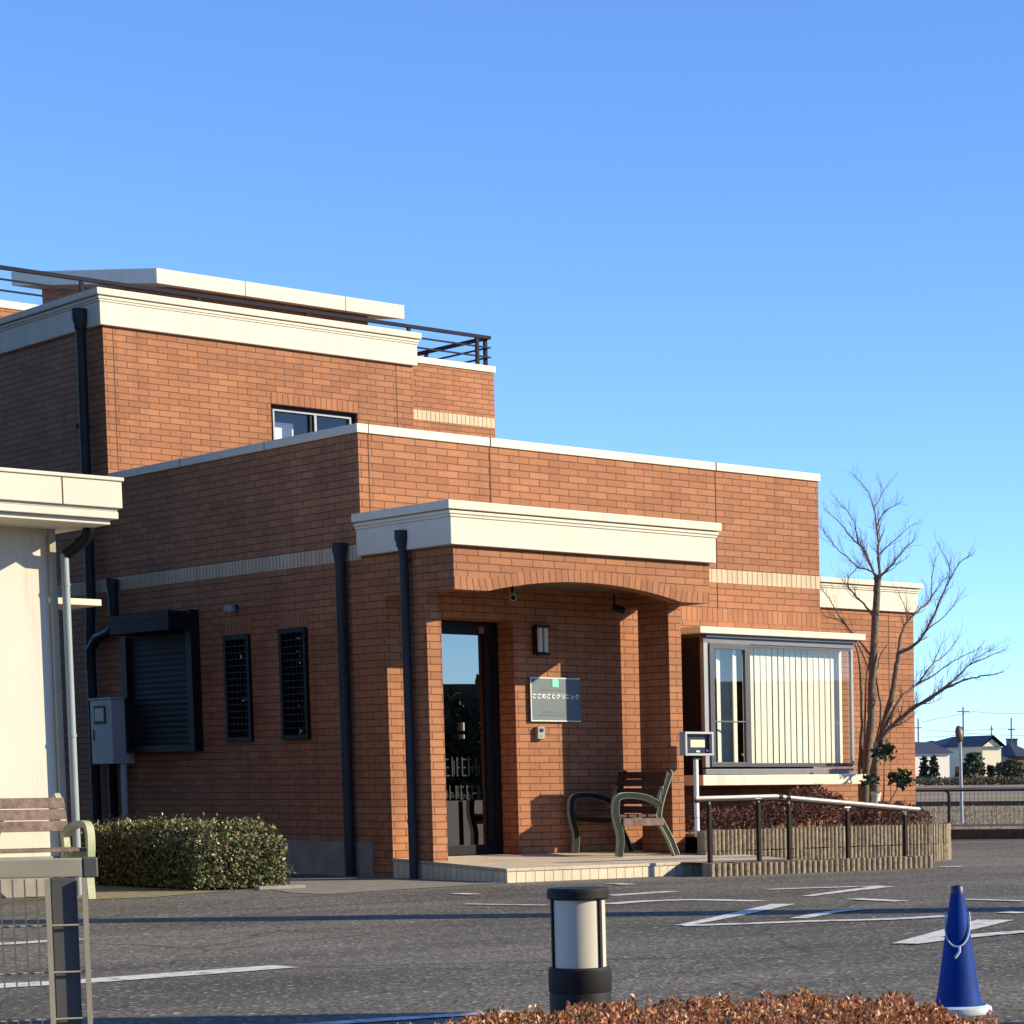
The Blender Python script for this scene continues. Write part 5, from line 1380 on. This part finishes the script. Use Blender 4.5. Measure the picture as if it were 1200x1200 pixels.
# ---- things outside the frame for the lot's shadows, less sky light and glass reflections
t = thing('utility_pole', 'concrete utility pole standing right of the parking lot', 'utility pole', (3.4, -12.55, 0))
k = MB(); k.tube([(0, 0, 0), (0, 0, 9.5)], [.32, .26], 14); k.build('shaft', M['pole'], t)
for z, wv in ((8.9, .9), (8.2, .7)): k = MB(); k.box(-wv, wv, -.05, .05, z, z + .09); k.build('crossarm', M['pole'], t)
k = MB(); k.lathe([(0, 6.6), (.2, 6.6), (.2, 7.3), (0, 7.35)], (-.3, .05), 14); k.build('transformer', M['pole'], t)
t = thing('shadow_board', 'unseen raised board on a post, added to shade the front of the lot', 'board', (-2.26, -16.97, 0), math.atan2(-.6561, .7547))  # added board, raised and sized to cast the shade near the front hedge
k = MB(); k.box(0, .14, -1.3, .0, 2.85, 5.6); k.build('panel', M['fence_grey'], t, .01); k = MB(); k.tube([(.07, -.85, 0), (.07, -.85, 2.9)], .06, 12); k.build('post', M['galv'], t)
t = thing('sky_blocker', 'unseen grey block added behind the viewer to cut sky light in the porch', 'building', (-34, -52, 0))  # added block, cuts the low sky light reaching the porch
k = MB(); k.box(0, 36, 0, 12, 0, 15); k.build('wall', M['house_grey'], t); k = MB(); k.box(-.4, 36.4, -.4, 12.4, 15, 15.5); k.build('roof', M['roof_tile'], t)
for r_ in range(5):
    for c_ in range(9): k = MB(); k.box(1.2 + c_ * 3.9, 3.4 + c_ * 3.9, 12.0, 12.06, 1.0 + r_ * 2.9, 2.5 + r_ * 2.9); k.build('window', M['screen'], t)
rg = random.Random(90)  # wood added behind the viewer for the reflections in door and window glass
mb = MB()
for _ in range(30000):
    a = rg.uniform(-.9, .9); d = rg.uniform(120, 150)
    c = Vector((CAM.x, CAM.y, 0)) + Vector((.45 * math.cos(a) + .89 * math.sin(a), -.89 * math.cos(a) + .45 * math.sin(a), 0)) * d
    mb_h = 6.2 + .35 * math.sin(a * 7) + .1 * math.sin(a * 41)
    leaves(mb, [(c.x, c.y, rg.random() * mb_h)], 1.1, rg, up=.3, aspect=.7)
for i in range(36):                        # dark wall added inside the wood to level its reflected skyline
    a0, a1 = -.9 + i * .05, -.9 + (i + 1) * .05
    P = [Vector((CAM.x, CAM.y, 0)) + Vector((.45 * math.cos(a) + .89 * math.sin(a), -.89 * math.cos(a) + .45 * math.sin(a), 0)) * 138 for a in (a0, a1)]
    mb.face([P[0], P[1], P[1] + Vector((0, 0, 7.5)), P[0] + Vector((0, 0, 7.5))])
struct(mb.build('reflection_wood', M['conifer']), 'stuff')

for i, (x, y, h, r_) in enumerate(((-5.0, 4.3, 8.5, 2.1), (-4.9, 7.8, 9.5, 2.3), (-5.2, 11.4, 9.0, 2.3))):  # evergreens added out of view to dim the brick side wall
    rg = random.Random(60 + i)
    t = thing('blocker_tree', ('unseen evergreen added right behind the white building to block sky light', 'tallest of the unseen evergreens added to block sky light', 'rearmost of the unseen evergreens added to block sky light')[i], 'tree', (x, y, 0), 0, 'added evergreens blocking sky light')
    mb = MB(); P = []
    for _ in range(3600):
        z = rg.random(); a = rg.uniform(0, 2 * math.pi); rr_ = r_ * min(1, z * 5 + .3) * (1 - z ** 3 * .8) * rg.random() ** .35
        P.append((rr_ * math.cos(a), rr_ * math.sin(a), .4 + z * h))
    leaves(mb, P, .34, rg, up=.3, aspect=.6); mb.build('crown', M['conifer'], t)
    k = MB(); k.tube([(0, 0, 0), (.05, 0, h * .5), (0, 0, h * .95)], [.16, .11, .03], 8); k.build('trunk', M['bark'], t)

rg = random.Random(91)
mb = MB()
for _ in range(9000):
    x = rg.uniform(-260, 260); p = cam_pt(x, 430 + rg.uniform(-8, 8), 0)
    p.z = rg.random() * (2.2 + .5 * math.sin(x * .09) + .3 * math.sin(x * .31)); leaves(mb, [p], 1.3, rg, up=.3, aspect=.7)
struct(mb.build('distant_treeline', M['far_bush']), 'stuff')
